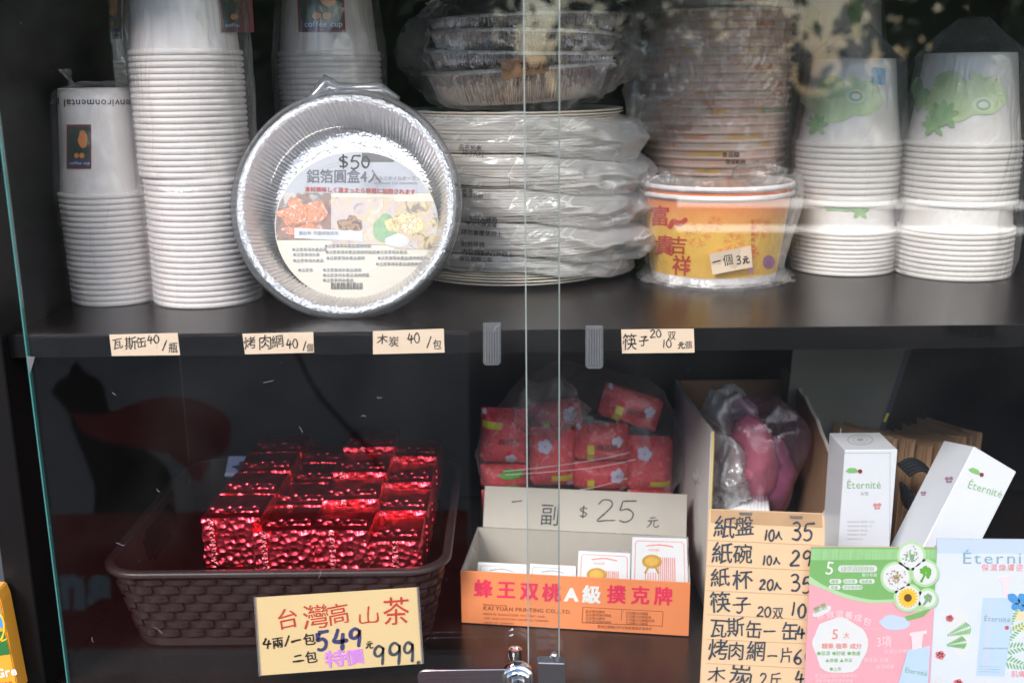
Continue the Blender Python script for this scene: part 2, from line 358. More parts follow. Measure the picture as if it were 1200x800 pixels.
M['redfoil_top']=foilmat('red_tea_foil_smooth_shaded',(.62,.022,.04),rough=.38,bump=.4,bs=55)  # smoother tops, their dark reflection put into a deeper red than the sides
M['silver']=foilmat('silver_seam',(.85,.8,.82),rough=.25,bump=1,bs=300)
M['clear']=clearmat('clear_lid_plastic',base=.04,dif=.09)
M['clip']=clearmat('clear_clip',tint=(.75,.76,.79),base=.1,dif=.12,rough=.15)
M['tape']=pm('tan_tape',(.72,.56,.42),rough=.6,var=.05,vs=60)
M['ink']=pm('black_ink',(.018,.018,.022),rough=.5,var=.3)
M['bluegrey_ink']=pm('slate_marker',(.05,.065,.09),rough=.6,var=.4,vs=120)
M['red_ink']=pm('red_marker',(.55,.05,.035),rough=.6,var=.3,vs=150)
M['navy_ink']=pm('navy_marker',(.045,.05,.16),rough=.6,var=.4,vs=150)
M['violet_ink']=pm('violet_marker',(.66,.25,.80),rough=.6,var=.2)
M['card']=pm('yellow_card',(.74,.55,.29),rough=.55,var=.06,vs=15)
M['board']=pm('peach_board',(.80,.55,.34),rough=.6,var=.07,vs=12,stretch=(.4,1,3))
M['orangeprint']=pm('orange_card_box',(.86,.28,.11),rough=.45,var=.06,vs=20)
M['greyboard']=pm('grey_cardboard',(.44,.40,.355),rough=.75,var=.06,vs=60)
M['white']=pm('white_card',(.72,.72,.74),rough=.45,var=.02)
M['whitebox']=pm('white_glossy_carton',(.66,.68,.73),rough=.35,var=.02,coat=.2)
M['carton']=pm('pale_carton_outside',(.60,.55,.53),rough=.7,var=.06,vs=30)
M['kraft']=pm('brown_kraft',(.27,.15,.085),rough=.8,var=.12,vs=60,bump=.1,bs=300)
M['kraft2']=pm('light_kraft_bag',(.50,.31,.18),rough=.75,var=.1,vs=60)
M['kraftedge']=pm('yellow_carton_edge',(.62,.50,.20),rough=.8,var=.15)
M['magenta_txt']=pm('magenta_print',(.80,.04,.11),rough=.5,var=.05)
M['whitetxt']=pm('white_print',(.80,.80,.78),rough=.5,var=.02)
M['browntxt']=pm('brown_print',(.30,.09,.04),rough=.5,var=.05)
M['gold']=pm('gold_print',(.55,.30,.05),rough=.4,var=.15,vs=200)
M['pinkline']=pm('pink_print',(.80,.25,.22),rough=.5,var=.05)
M['greyline']=pm('grey_print',(.36,.37,.36),rough=.5,var=.05)
M['basket']=pm('brown_basket_plastic',(.034,.024,.025),rough=.38,var=.2,vs=40,bump=.1,bs=300)
M['basket_in']=pm('brown_basket_liner',(.028,.012,.012),rough=.6,var=.2)
M['steel']=foilmat('brushed_steel',(.62,.60,.61),rough=.22,bump=.06,bs=90,stretch=(.2,1,6))
M['chrome']=foilmat('chrome_lock',(.78,.76,.76),rough=.12,bump=.02,bs=20)
M['red0']=pm('red_wrapper',(.72,.045,.06),rough=.32,var=.25,vs=60,bump=.5,bs=90,coat=.3)
M['yellow']=pm('yellow_print',(.72,.62,.05),rough=.45,var=.05)
M['lilac']=pm('lilac_flower_print',(.62,.58,.76),rough=.45,var=.12,vs=200)
M['green']=pm('leaf_green_print',(.12,.38,.05),rough=.45,var=.2,vs=120)
M['pink']=pm('pink_print_field',(.80,.38,.45),rough=.35,var=.02)
M['promo_green']=pm('green_print_field',(.20,.44,.15),rough=.35,var=.04,vs=10)
M['promo_green2']=pm('light_green_print',(.45,.66,.38),rough=.35,var=.03)
M['palepink']=pm('pale_pink_print',(.93,.68,.72),rough=.4,var=.02)
M['paleblue']=pm('pale_blue_print',(.54,.63,.80),rough=.35,var=.03)
M['lightblue']=pm('light_blue_print',(.50,.64,.86),rough=.35,var=.04)
M['blue']=pm('blue_print',(.08,.30,.66),rough=.4,var=.2,vs=200)
M['sunflower']=pm('sunflower_print',(.85,.52,.04),rough=.45,var=.15,vs=300)
M['brown']=pm('dark_brown_print',(.14,.06,.02),rough=.5,var=.3,vs=300)
M['herb']=pm('herb_print',(.20,.36,.18),rough=.5,var=.5,vs=500)
M['seed']=pm('seed_print',(.38,.26,.14),rough=.5,var=.6,vs=500)
M['cupgreen']=pm('soft_green_print',(.52,.64,.34),rough=.55,var=.35,vs=45)
M['cupgreen2']=pm('mid_green_print',(.30,.48,.22),rough=.55,var=.45,vs=90)
M['cupgreen3']=pm('pale_ring_print',(.62,.70,.46),rough=.55,var=.1)
M['cupblue']=pm('blue_stamp_print',(.16,.38,.62),rough=.55,var=.4,vs=400)
M['dkgreen']=pm('dark_green_picture',(.02,.05,.035),rough=.45,var=.7,vs=150)
M['dkblue']=pm('dark_blue_picture',(.03,.045,.13),rough=.45,var=.4,vs=100)
M['maroon']=pm('maroon_frame_print',(.22,.025,.03),rough=.5,var=.2)
M['bean']=pm('orange_bean_print',(.72,.26,.06),rough=.45,var=.2,vs=200)
M['lens']=pm('cream_label',(.80,.72,.58),rough=.45,var=.05)
M['labelgrey']=pm('grey_label_top',(.50,.50,.53),rough=.45,var=.05)
M['meat']=pm('roast_picture',(.55,.16,.06),rough=.5,var=.9,vs=130)
M['noodle']=pm('noodle_picture',(.60,.40,.32),rough=.5,var=.8,vs=110)
M['bake']=pm('bake_picture',(.78,.60,.20),rough=.5,var=.5,vs=90)
M['darkpic']=pm('dark_picture',(.09,.08,.08),rough=.5,var=.6,vs=70)
M['navy']=pm('navy_fabric',(.012,.014,.022),rough=.8,var=.3)
M['flesh']=pm('hot_pink_plastic',(.60,.20,.25),rough=.3,var=.2,vs=30,coat=.3)
M['magplastic']=pm('magenta_plastic',(.38,.11,.22),rough=.3,var=.25,vs=30,coat=.3)
M['greysheet']=pm('grey_folder_sheet',(.10,.10,.09),rough=.5,var=.2,vs=14)

# ------------------------------------------------------------------ cabinet
FL=-.34; TH=.020
GY=-.034       # front glass plane
xl_out=at(22,800,-.01).x; xl_in=-.438; XR=.80; BY=.46
zt=.35
cab=thing('display_cabinet','black melamine display cabinet with a middle shelf behind sliding glass','cabinet',(0,.2,FL-.02))
def cb(name,m,*a,bev=.0012): return obj(name,newbox(*a,bev=bev),m,cab,world=True,smooth=30)
cb('side_panel',M['black'],xl_out,xl_in,-.012,BY,FL-.06,zt)
cb('side_panel',M['black'],XR,XR+.03,-.012,BY,FL-.06,zt)
cb('back_panel',M['backwall'],xl_in-.001,XR+.001,BY+.001,BY+.012,FL-.06,zt)
cb('floor_panel',M['floor'],xl_in+.0005,XR-.0005,-.03,BY-.0005,FL-.02,FL)
cb('top_panel',M['black'],xl_out,XR+.03,-.02,BY,zt+.001,zt+.021)
cb('shelf_panel',M['shelf'],xl_in+.0005,XR-.0005,.0005,BY-.0005,-TH,0)
cb('edge_band',M['blackedge'],xl_in+.0005,XR-.0005,-.0008,.0003,-TH,0,bev=.0003)
cb('base_rail',M['black'],xl_out,XR+.03,-.06,-.0305,FL-.06,FL-.012)
# glass sliding doors
def pane(x0,x1,y,label,ledge,redge):
    t=thing('glass_door',label,'glass door',((x0+x1)/2,y,FL-.01))
    z0=FL-.008; z1=zt-.002
    bm=newbox(x0+.0012,x1-.0012,y-.0025,y+.0025,z0,z1); obj('glass_pane',bm,M['glass'],t,world=True)
    if ledge: obj('polished_edge',newbox(x0,x0+.0011,y-.0024,y+.0024,z0,z1),ledge,t,world=True)
    if redge: obj('polished_edge',newbox(x1-.0011,x1,y-.0024,y+.0024,z0,z1),redge,t,world=True)
    return t
gxl=at(63,750,GY-.012).x; gx1=at(656,300,GY+.006).x; gx2=at(615,300,GY-.006).x
pane(gxl,gx1,GY+.005,'left sliding glass door in front of the cat reflection and tea basket',M['glassedge'],M['glassedge2'])
pane(gx2,XR+.01,GY-.007,'right sliding glass door in front of the orange bowls and promo cards',M['glassedge2'],None)

# ------------------------------------------------------------------ paper cups
def cup_mesh(Rr,H,Rb,rh):
    bm=bmesh.new()
    lathe(bm,[(Rr-.0035,0.0005),(Rr-.0012,0),(Rr-.0002,.22*rh),(Rr,.5*rh),(Rr-.0003,.8*rh),(Rr-.0014,rh),(Rr-.003,rh+.0002),(Rb+(Rr-.0035-Rb)*.5,H*.5),(Rb,H-.0012),(Rb-.0008,H),(Rb-.0028,H+.0001),(Rb-.0034,H-.004),(0,H-.004)],56)
    return bm
def ordn(n): return str(n)+('th' if 10<=n%100<=20 else {1:'st',2:'nd',3:'rd'}.get(n%10,'th'))
def stack(c,Rr,pitch,H,Rb,n,m,label,group,z0=0,sq=None,lean=(0,0),toplabel=None):
    first=None; out=[]
    for i in range(n):
        if first is None:
            o=obj('paper_cup',cup_mesh(Rr,H,Rb,pitch*.86),m,smooth=50); first=o
        else:
            o=first.copy(); COL.objects.link(o)
        jx=random.uniform(-.0003,.0003)
        o.location=(c[0]+jx+lean[0]*i,c[1]+lean[1]*i,z0+i*pitch)
        o.rotation_euler=(random.uniform(-.004,.004),random.uniform(-.006,.006),random.uniform(0,6))
        s=1 if sq is None else 1-sq*(1-i/(n-1)); o.scale=(s,s,1)
        tag(o,ordn(n-i)+' '+label if not(toplabel and i==n-1) else toplabel,'paper bowl' if 'bowl' in label else 'paper cup',group); out.append(o)
    return out
def base(pxl,pxr,pyb,z=0):
    cx=(pxl+pxr)/2; P=atz(cx,pyb,z); r=(pxr-pxl)/2*depth(P)/F
    for _ in range(3):
        C=Vector((0,P.y+r,z)); d=depth((0,C.y,z)); r=(pxr-pxl)/2*d/F
    x=at(cx,pyb,P.y).x*((P.y+r+.9)/(P.y+.9)); return Vector((x,P.y+r,z)),r
# A : front left
cA,rA=base(88,190,360)
rA*=1.04
zA=at(124,224,cA.y).z; pA=zA/19.6
HA=at(124,103,cA.y).z-19*pA
def printed(o,mapper,build): pass
sA=stack(cA,rA,pA,HA,rA*.77,20,M['cup'],'cup from the top of the front left white cup stack','cups in the front left stack',sq=.06,toplabel='top cup of the front left stack, with upside down lettering and coffee bean picture')
top=sA[-1]; top.rotation_euler=(0,0,0)
zc=top.location.z
mA=CONE(cA+Vector((0,0,0)),zc+pA,rA-.0026,zc+HA,rA*.77)
def cup_picture(par,mp,x0,y0,x1,y1,sl=0):
    W=x1-x0; Hh=y1-y0
    q=lambda a,b,c,d:[(x0+W*a+sl*b,y0+Hh*b),(x0+W*c+sl*b,y0+Hh*b),(x0+W*c+sl*d,y0+Hh*d),(x0+W*a+sl*d,y0+Hh*d)]
    obj('picture_frame',grid(bmesh.new(),q(0,0,1,1),mp,6,6,.0003),M['maroon'],par,world=True)
    obj('picture',grid(bmesh.new(),q(.06,.05,.94,.78),mp,6,6,.0005),M['dkgreen'],par,world=True)
    obj('picture',grid(bmesh.new(),q(.06,.785,.94,.96),mp,6,3,.0005),M['dkblue'],par,world=True)
    obj('coffee_bean',blob(bmesh.new(),x0+W*.66+sl*.4,y0+Hh*.34,W*.2,Hh*.19,mp,.0007,.1,2,rot=0),M['bean'],par,world=True)
    b=bmesh.new(); blob(b,x0+W*.40+sl*.7,y0+Hh*.7,W*.1,Hh*.06,mp,.0007); blob(b,x0+W*.62+sl*.7,y0+Hh*.7,W*.1,Hh*.06,mp,.0007); obj('small_beans',b,M['bean'],par,world=True)
    b=bmesh.new(); text(b,'coffee cup',x0+W*.12+sl*.9,y0+Hh*.9,W*.18,mp,off=.0007); obj('lettering',b,M['whitetxt'],par,world=True)
cup_picture(top,mA,78,146,107,198)
b=bmesh.new(); text(b,'is environmental prot',166,117,12,mA,rot=180,bold=.012,off=.0004,sx=1.05); obj('lettering',b,M['ink'],top,world=True)
# B : two packs one on the other
cB,rB=base(186,306,362); rB*=1.03
zB=at(240,58,cB.y).z; nB=43; pB=zB/(nB+.2)
HB=HA*1.18
sB=stack(cB,rB,pB,HB,rB*.76,nB,M['cup'],'cup from the top of the tall stack left of the foil pan pack','cups in the tall front stack',toplabel='top cup of the tall stack behind the foil pan pack, picture at its upper right')
for o_ in sB[22:]: o_.location.x-=.0032; o_.location.z+=.0012
zc=sB[-1].location.z; mB=CONE(cB,zc+pB,rB-.0026,zc+HB,rB*.76); sB[-1].rotation_euler=(0,0,0)
cup_picture(sB[-1],mB,256,-22,294,38,sl=4)
# C : behind
def behind(pxl,pxr,Y,pytop,nm,label,grp,topl,mm,pp):
    c=Vector((at((pxl+pxr)/2,pytop,Y).x,Y,0)); r=(pxr-pxl)/2*depth(at(600,pytop,Y))/F
    z=at((pxl+pxr)/2,pytop,Y).z; n=max(2,int(round(z/pp))); p=z/n
    s=stack(c,r,p,HB*r/rB,r*.76,n,mm,label,grp,toplabel=topl); s[-1].rotation_euler=(0,0,0)
    zc=s[-1].location.z; return c,r,p,s,CONE(c,zc+p,r-.0026,zc+HB*r/rB,r*.76)
cC,rC,pC,sC,mC=behind(326,446,.27,60,0,'cup from the top of the stack behind the foil pan pack','cups in the stack behind the foil pan pack','top cup of the stack behind the foil pan pack with its picture in the middle',M['cup'],pB)
cup_picture(sC[-1],mC,347,-26,402,38,sl=3)
cD,rD,pD,sD,mD=behind(96,198,.37,70,0,'cup from the top of the dim stack at the back left','cups in the dim back left stack','top cup of the dim stack at the back left with a dark picture',M['cup'],pB)
cup_picture(sD[-1],mD,112,-12,142,46,sl=1)
# E F G : green printed cups on the right
def green_print(par,mp,cx,cy,s=1,eye=(38,8)):
    b=bmesh.new(); blob(b,cx,cy,40*s,27*s,mp,.0003,.32,3,n=36,rings=5); obj('green_cloud_print',b,M['cupgreen'],par,world=True)
    b=bmesh.new()
    for (x,y,r,k) in ((-20,-14,9,1),(18,-14,11,2),(-28,8,12,3),(5,12,13,4)): blob(b,cx+x*s,cy+y*s,r*s,r*.7*s,mp,.0005,.35,k)
    obj('leaf_shade_print',b,M['cupgreen'],par,world=True)
    ex,ey=cx+eye[0]*s*.5,cy+eye[1]*s
    b=bmesh.new(); blob(b,ex,ey,12*s,8.5*s,mp,.0006); obj('ring_print',b,M['cupgreen3'],par,world=True)
    b=bmesh.new(); blob(b,ex,ey,8*s,6*s,mp,.0008); obj('ring_print',b,M['cupgreen2'],par,world=True)
    b=bmesh.new(); blob(b,ex,ey,5*s,3.6*s,mp,.001); obj('ring_print',b,M['cup2'],par,world=True)
    b=bmesh.new(); leafcluster(b,cx-28*s,cy+32*s,11*s,mp); obj('leaf_print',b,M['cupgreen2'],par,world=True)
def leafcluster(b,x,y,r,mp,off=.0006):
    for a in (-80,-40,0,40,80,140,-140):
        dx=math.sin(R(a)); dy=-math.cos(R(a)); blob(b,x+dx*r*.6,y+dy*r*.6,r*.28,r*.62,mp,off,0,0,n=12,rings=2,rot=-a)
def greenstack(pxl,pxr,pyb,ytop_low,yrim0,yrim1,ytop,where,eye):
    c,r=base(pxl,pxr,pyb); cx=(pxl+pxr)/2
    za=at(cx,ytop_low,c.y).z; p=za/10.2
    lowp='bowl down in the lower pack of '+where; g='green printed bowls in '+where
    z1=at(cx,yrim0,c.y).z; z2=at(cx,yrim1,c.y).z; z3=at(cx,ytop,c.y).z
    H=z3-z2+p
    s1=stack(c,r,p,H,r*.76,10,M['cup2'],lowp,g,toplabel='top bowl of the lower pack in '+where)
    p2=(z2-z1)/11
    s2=stack(c,r*.985,p2,H,r*.75,11,M['cup2'],'bowl from the top of '+where,g,z0=z1,toplabel='top bowl of '+where+', green cloud and ring')
    s1[-1].rotation_euler=(0,0,0); s2[-1].rotation_euler=(0,0,0)
    zc=s2[-1].location.z; mp=CONE(c,zc+p2,r-.0027,zc+H,r*.75)
    zl=s1[-1].location.z; ml=CONE(c,zl+p,r-.0024,zl+H,r*.76)
    return c,r,p2,s1,s2,mp,ml
cE,rE,pE,e1,e2,mE,mlE=greenstack(925,1044,325,263,236,163,68,'the green stack beside the orange bowls',0)
green_print(e2[-1],mE,985,115,1.0,(36,-2)); b=bmesh.new(); grid(b,[(1023,79),(1038,80),(1038,100),(1023,99)],mE,4,4,.0005); obj('blue_stamp_print',b,M['cupblue'],e2[-1],world=True)
b=bmesh.new(); leafcluster(b,1008,247,9,mlE); blob(b,985,243,16,5,mlE,.0004,.3,4); obj('leaf_print',b,M['cupgreen2'],e1[-1],world=True)
cF,rF,pF,f1,f2,mF,mlF=greenstack(1049,1178,331,260,236,163,62,'the rightmost green printed stack',0)
green_print(f2[-1],mF,1125,112,1.1,(50,10)); b=bmesh.new(); blob(b,1078,112,10,20,mF,.0005,.3,5); leafcluster(b,1106,135,15,mF,.0011); obj('leaf_print',b,M['cupgreen2'],f2[-1],world=True)
cG,rG,pG,sG,mG=behind(922,1034,.395,60,0,'bowl from the top of the dim stack at the back right','bowls in the dim back right stack','top bowl of the dim stack behind the right stacks with dark green print',M['cup2'],.0062)
b=bmesh.new(); blob(b,948,20,16,14,mG,.0004,.3,2); blob(b,1002,14,10,22,mG,.0004,.3,6); obj('green_cloud_print',b,M['cupgreen2'],sG[-1],world=True)

# ------------------------------------------------------------------ clear bags round things
def ridge(p,f,seed=0):
    v=0;a=1
    for k in range(3):
        v+=a*(1-abs(noise.noise(p*f+Vector((seed*7.3,k*5.1,seed))))*2.2); a*=.5; f*=2.1
    return v/1.75
def sleeve(name,c,prof,m,label,seed=0,seg=90,rows=46,amp=.0035,knot=None,rx=1,ry=1,group=None,f=26):
    """loose film round an upright thing; prof = list of (z, radius)"""
    t=tag(obj(name,bmesh.new(),m),label,'plastic bag',group); bm=bmesh.new(); R_=[]
    z0,z1=prof[0][0],prof[-1][0]
    for j in range(rows+1):
        z=z0+(z1-z0)*j/rows
        for (za,ra),(zb,rb) in zip(prof,prof[1:]):
            if za<=z<=zb+1e-9: r=ra+(rb-ra)*((z-za)/(zb-za) if zb>za else 0); break
        row=[]
        for i in range(seg):
            a=2*PI*i/seg; q=Vector((math.cos(a)*r,math.sin(a)*r,z*.45))
            d=amp*max(0,ridge(q,f,seed))
            row.append(bm.verts.new((c[0]+math.cos(a)*(r*rx+d),c[1]+math.sin(a)*(r*ry+d),z+c[2]+amp*.5*noise.noise(q*50)*(0 if j==0 else 1))))
        R_.append(row)
    for a,b in zip(R_,R_[1:]):
        for i in range(seg): bm.faces.new((a[i],a[(i+1)%seg],b[(i+1)%seg],b[i]))
    bmesh.ops.recalc_face_normals(bm,faces=bm.faces)
    me=t.data; off=Vector(c); bmesh.ops.translate(bm,verts=bm.verts,vec=-off); t.location=off; bm.to_mesh(me); bm.free()
    for p in me.polygons: p.use_smooth=True
    if knot:
        kx,kz,tw=knot; bm=bmesh.new(); tw0=Vector(c)+Vector((kx,0,kz)); rows_=[]
        for j in range(10):
            u=j/9; rr=[.013,.007,.0035,.0022,.0018,.0022,.003,.004,.0048,.0052][j]; row=[]
            for i in range(28):
                a=2*PI*i/28; rr2=rr*(1+.35*math.sin(5*a+j*.7+seed)+.2*noise.noise(Vector((a,j,seed))))
                row.append(bm.verts.new(tw0+Vector((math.cos(a)*rr2+tw*u,math.sin(a)*rr2,-.006+u*.020))))
            rows_.append(row)
        for a,b in zip(rows_,rows_[1:]):
            for i in range(28): bm.faces.new((a[i],a[(i+1)%28],b[(i+1)%28],b[i]))
        obj('twisted_top',bm,M['film'],t,world=True,smooth=180)
    return t
zt_=zc
Atop=sA[-1].location.z+HA
sleeve('plastic_bag',cA,[(0.001,rA*.95),(sA[-1].location.z,rA+.0025),(Atop-.004,rA*.77+.006),(Atop+.003,rA*.6),(Atop+.006,rA*.3)],M['film_cup'],'clear bag knotted over the front left cup stack',1,knot=(-.020,Atop+.004,-.010))
Bt=sB[-1].location.z+HB
sleeve('plastic_bag',cB,[(0.001,rB+.0015),(pB*20,rB+.004),(pB*20.8,rB+.001)],M['film'],'clear bag round the lower half of the tall cup stack by the foil pan pack',2,rows=40)
sleeve('plastic_bag',cB,[(pB*20.6,rB+.002),(sB[-1].location.z,rB+.0035),(Bt-.004,rB*.77+.008),(Bt+.01,rB*.4)],M['film_cup'],'clear bag round the upper half of the tall cup stack',3,rows=50)
sleeve('plastic_bag',cC,[(.001,rC+.002),(sC[-1].location.z,rC+.004),(sC[-1].location.z+HB*rC/rB,rC*.8)],M['film_cup'],'clear bag on the cup stack behind the foil pan pack',4)
sleeve('plastic_bag',cD,[(.001,rD+.002),(sD[-1].location.z,rD+.005),(sD[-1].location.z+HB*rD/rB,rD*.85)],M['film_cup'],'clear bag on the dim cup stack at the back left',5)
for (c,r,s1,s2,p,lb,sd_) in ((cE,rE,e1,e2,pE,'beside the orange bowls',6),(cF,rF,f1,f2,pF,'at the far right',7)):
    zl=s1[-1].location.z+p; zb=s2[0].location.z; zu=s2[-1].location.z; H=mE.z1-e2[-1].location.z if r==rE else mF.z1-f2[-1].location.z
    sleeve('plastic_bag',c,[(.001,r*.985),(.02,r+.003),(zl,r+.004),(zb-.001,r+.002)],M['film'],'clear bag on the lower pack of the bowl stack '+lb,sd_,rows=30)
    sleeve('plastic_bag',c,[(zb-.003,r+.001),(zu,r+.003),(zu+H,r*.76+.007),(zu+H+.02,r*.5),(zu+H+.035,r*.2)],M['film_cup'],'clear bag on the upper pack of the bowl stack '+lb,sd_+3,rows=40)
sleeve('plastic_bag',cG,[(.001,rG+.002),(sG[-1].location.z,rG+.004),(sG[-1].location.z+.08,rG*.8)],M['film_cup'],'clear bag on the dim bowl stack behind',14)

# ------------------------------------------------------------------ printed bowls
def picmat(name,cols,sc=120,det=3):
    m,n,b=mat(name); L=n.links.new; g=N(n,'ShaderNodeTexCoord')
    v=N(n,'ShaderNodeTexVoronoi'); v.inputs['Scale'].default_value=sc; L(g.outputs['Object'],v.inputs[0])
    nz=N(n,'ShaderNodeTexNoise'); nz.inputs['Scale'].default_value=sc*.8; nz.inputs['Detail'].default_value=det; nz.inputs['Distortion'].default_value=1.5; L(g.outputs['Object'],nz.inputs[0])
    a=N(n,'ShaderNodeMath',operation='MULTIPLY_ADD'); a.inputs[1].default_value=.25; L(v.outputs['Distance'],a.inputs[0]); L(nz.outputs[0],a.inputs[2])
    cr=N(n,'ShaderNodeValToRGB'); e=cr.color_ramp; k=len(cols)
    for i,c in enumerate(cols):
        p=.38+.4*i/(k-1)
        if i==0: e.elements[0].position=p; e.elements[0].color=c+(1,)
        elif i==k-1: e.elements[-1].position=p; e.elements[-1].color=c+(1,)
        else: e.elements.new(p).color=c+(1,)
    L(a.outputs[0],cr.inputs[0]); L(cr.outputs[0],b.inputs['Base Color']); b.inputs['Roughness'].default_value=.45; return m
M['meat']=picmat('roast_picture',[(.10,.06,.05),(.16,.10,.08),(.40,.13,.05),(.20,.18,.16),(.62,.55,.48)],70)
M['noodle']=picmat('noodle_picture',[(.30,.12,.07),(.62,.50,.47),(.66,.56,.52),(.75,.55,.30),(.7,.66,.62)],70)
M['bake']=picmat('bake_picture',[(.45,.40,.36),(.70,.64,.60),(.66,.48,.36),(.78,.62,.3),(.30,.22,.16)],80)
M['roast2']=picmat('orange_roast_picture',[(.30,.06,.02),(.66,.22,.07),(.78,.34,.14),(.60,.12,.04),(.85,.6,.4)],190)
M['gratin2']=picmat('yellow_gratin_picture',[(.70,.48,.12),(.84,.68,.28),(.88,.76,.42),(.55,.32,.1),(.9,.85,.6)],190)
M['dkgreen']=picmat('dark_green_picture',[(.012,.02,.02),(.02,.08,.04),(.02,.03,.05),(.10,.04,.03),(.03,.12,.06)],130)
M['soup2']=picmat('brown_soup_picture',[(.10,.03,.02),(.28,.12,.06),(.5,.3,.15),(.12,.05,.03)],200)
M['red']=picmat('red_wrapper_print',[(.50,.02,.03),(.74,.05,.07),(.76,.11,.13),(.74,.05,.07),(.80,.24,.26)],85,6)
def bowlmat():
    m,n,b=mat('printed_bowl_strip'); L=n.links.new
    g=N(n,'ShaderNodeTexCoord'); oi=N(n,'ShaderNodeObjectInfo'); ad=N(n,'ShaderNodeVectorMath',operation='ADD'); L(g.outputs['Object'],ad.inputs[0]); L(oi.outputs['Random'],ad.inputs[1])
    nz=N(n,'ShaderNodeTexNoise'); nz.inputs['Scale'].default_value=18; nz.inputs['Detail'].default_value=1; L(ad.outputs[0],nz.inputs[0])
    cr=N(n,'ShaderNodeValToRGB'); e=cr.color_ramp; e.interpolation='EASE'
    for p_,c_ in ((.0,(.55,.16,.06,1)),(.38,(.62,.24,.10,1)),(.45,(.66,.50,.40,1)),(.55,(.62,.50,.43,1)),(.62,(.70,.42,.10,1)),(.70,(.25,.32,.16,1)),(1,(.5,.2,.1,1))):
        if p_ in (0,1): e.elements[0 if p_==0 else -1].color=c_
        else: e.elements.new(p_).color=c_
    L(nz.outputs[0],cr.inputs[0]); L(cr.outputs[0],b.inputs['Base Color']); b.inputs['Roughness'].default_value=.5; return m
M['bowlstrip']=bowlmat()
M['pinkrim']=pm('pinkish_bowl_paper',(.76,.52,.43),rough=.55,var=.05)
M['orangebowl']=pm('orange_band',(.62,.13,.05),rough=.45,var=.1)
cH=Vector((at(838,150,.34).x,.34,0)); rH=86*depth(at(838,150,.34))/F
Hh=.075; zr0=at(838,196,.34).z; zr1=at(838,14,.34).z; nH=20; pH=(zr1-zr0)/(nH-1)
def bowl_mesh(Rr,H,Rb,rim=.0042):
    bm=bmesh.new(); lathe(bm,[(0,.004),(Rb-.004,.004),(Rb-.002,0),(Rb,0),(Rb+.001,.003),(Rr-.004,H-rim*1.2),(Rr-.002,H-rim),(Rr,H-rim*.6),(Rr,H-rim*.25),(Rr-.0015,H),(Rr-.0035,H-rim*.3),(Rr-.0045,H-rim),(Rb-.001,.006),(0,.006)],72)
    for f in bm.faces:
        zz=f.calc_center_median().z; rr=Vector(f.calc_center_median().to_2d()).length
        f.material_index=1 if (.004<zz<H-rim and f.calc_center_median().to_2d().dot(f.normal.to_2d() if f.normal.length else Vector((1,0)))>=0 and rr>Rb-.0005) else 0
    return bm
bm=bowl_mesh(rH,Hh,rH*.74)
fst=obj('paper_bowl',bm,[M['pinkrim'],M['bowlstrip']],smooth=45)
for i in range(nH):
    o=fst if i==0 else fst.copy()
    if i: COL.objects.link(o)
    o.location=(cH.x+random.uniform(-.0006,.0006),cH.y,max(0.0,zr0-Hh)+i*pH); o.rotation_euler=(0,0,random.uniform(0,6)); s=.93+.07*min(1,i/9); o.scale=(s,s,1)
    tag(o,ordn(nH-i+1)+' bowl from the top of the tall printed stack behind the orange bowls','paper bowl','bowls in the tall printed stack')
zb0=max(0,zr0-Hh)
bm=bowl_mesh(rH*.995,Hh*.9,rH*.74); o=obj('paper_bowl',bm,[M['cup2'],M['orangebowl']],smooth=45); o.location=(cH.x,cH.y,zr1+.004)
tag(o,'orange paper bowl on top of the tall printed stack','paper bowl')
mH=CONE(cH,0,rH,.3,rH)
hb=sleeve('plastic_bag',cH,[(.001,rH*.8),(.05,rH+.003),(zr1-.06,rH+.006),(zr1+.05,rH+.008),(zr1+.1,rH*.8)],M['film_grey'],'clear wrinkled bag round the tall printed bowl stack',21,amp=.006,rows=70,f=16)
b=bmesh.new(); text(b,'食品級',846,184,7,mH,off=.009,bold=.02); text(b,'環保紙碗',850,192,6,mH,off=.009,bold=.02); obj('lettering',b,M['ink'],hb,world=True)
# second loose bag hanging left of the stack
def crumple(name,c,rad,m,label,seed,amp=.012,f=12,seg=72,rings=40,rot=0,group=None,parent=None,tops=1.0,shape=None):
    bm=bmesh.new(); rows=[]
    for j in range(rings+1):
        th=PI*j/rings; row=[]
        for i in range(seg):
            a=2*PI*i/seg; d=Vector((math.sin(th)*math.cos(a),math.sin(th)*math.sin(a),math.cos(th)))
            k=1.0
            q=Vector((d.x*rad[0],d.y*rad[1],d.z*rad[2])); s=ridge(q,f,seed)-.45
            p=q+d*amp*s*1.6+d*amp*.8*noise.noise(q*f*.5+Vector((seed,0,0)))
            if shape: p=shape(p,d)
            row.append(bm.verts.new(p))
            if j in (0,rings): break
        rows.append(row)
    for a,b in zip(rows,rows[1:]):
        for i in range(seg):
            j=(i+1)%seg
            if len(a)==1: bm.faces.new((a[0],b[i],b[j]))
            elif len(b)==1: bm.faces.new((a[i],a[j],b[0]))
            else: bm.faces.new((a[i],a[j],b[j],b[i]))
    bmesh.ops.rotate(bm,verts=bm.verts,cent=(0,0,0),matrix=Matrix.Rotation(R(rot),3,'Y'))
    o=obj(name,bm,m,parent,smooth=180); o.location=c if parent is None else Vector(c)-wl(parent)
    if parent is None: tag(o,label,'plastic bag',group)
    return o
P=at(778,70,.27); crumple('plastic_bag',P,(.055,.04,.085),M['film_grey'],'empty crumpled clear bag hanging between the foil pans and printed bowls',31,amp=.016,f=14)

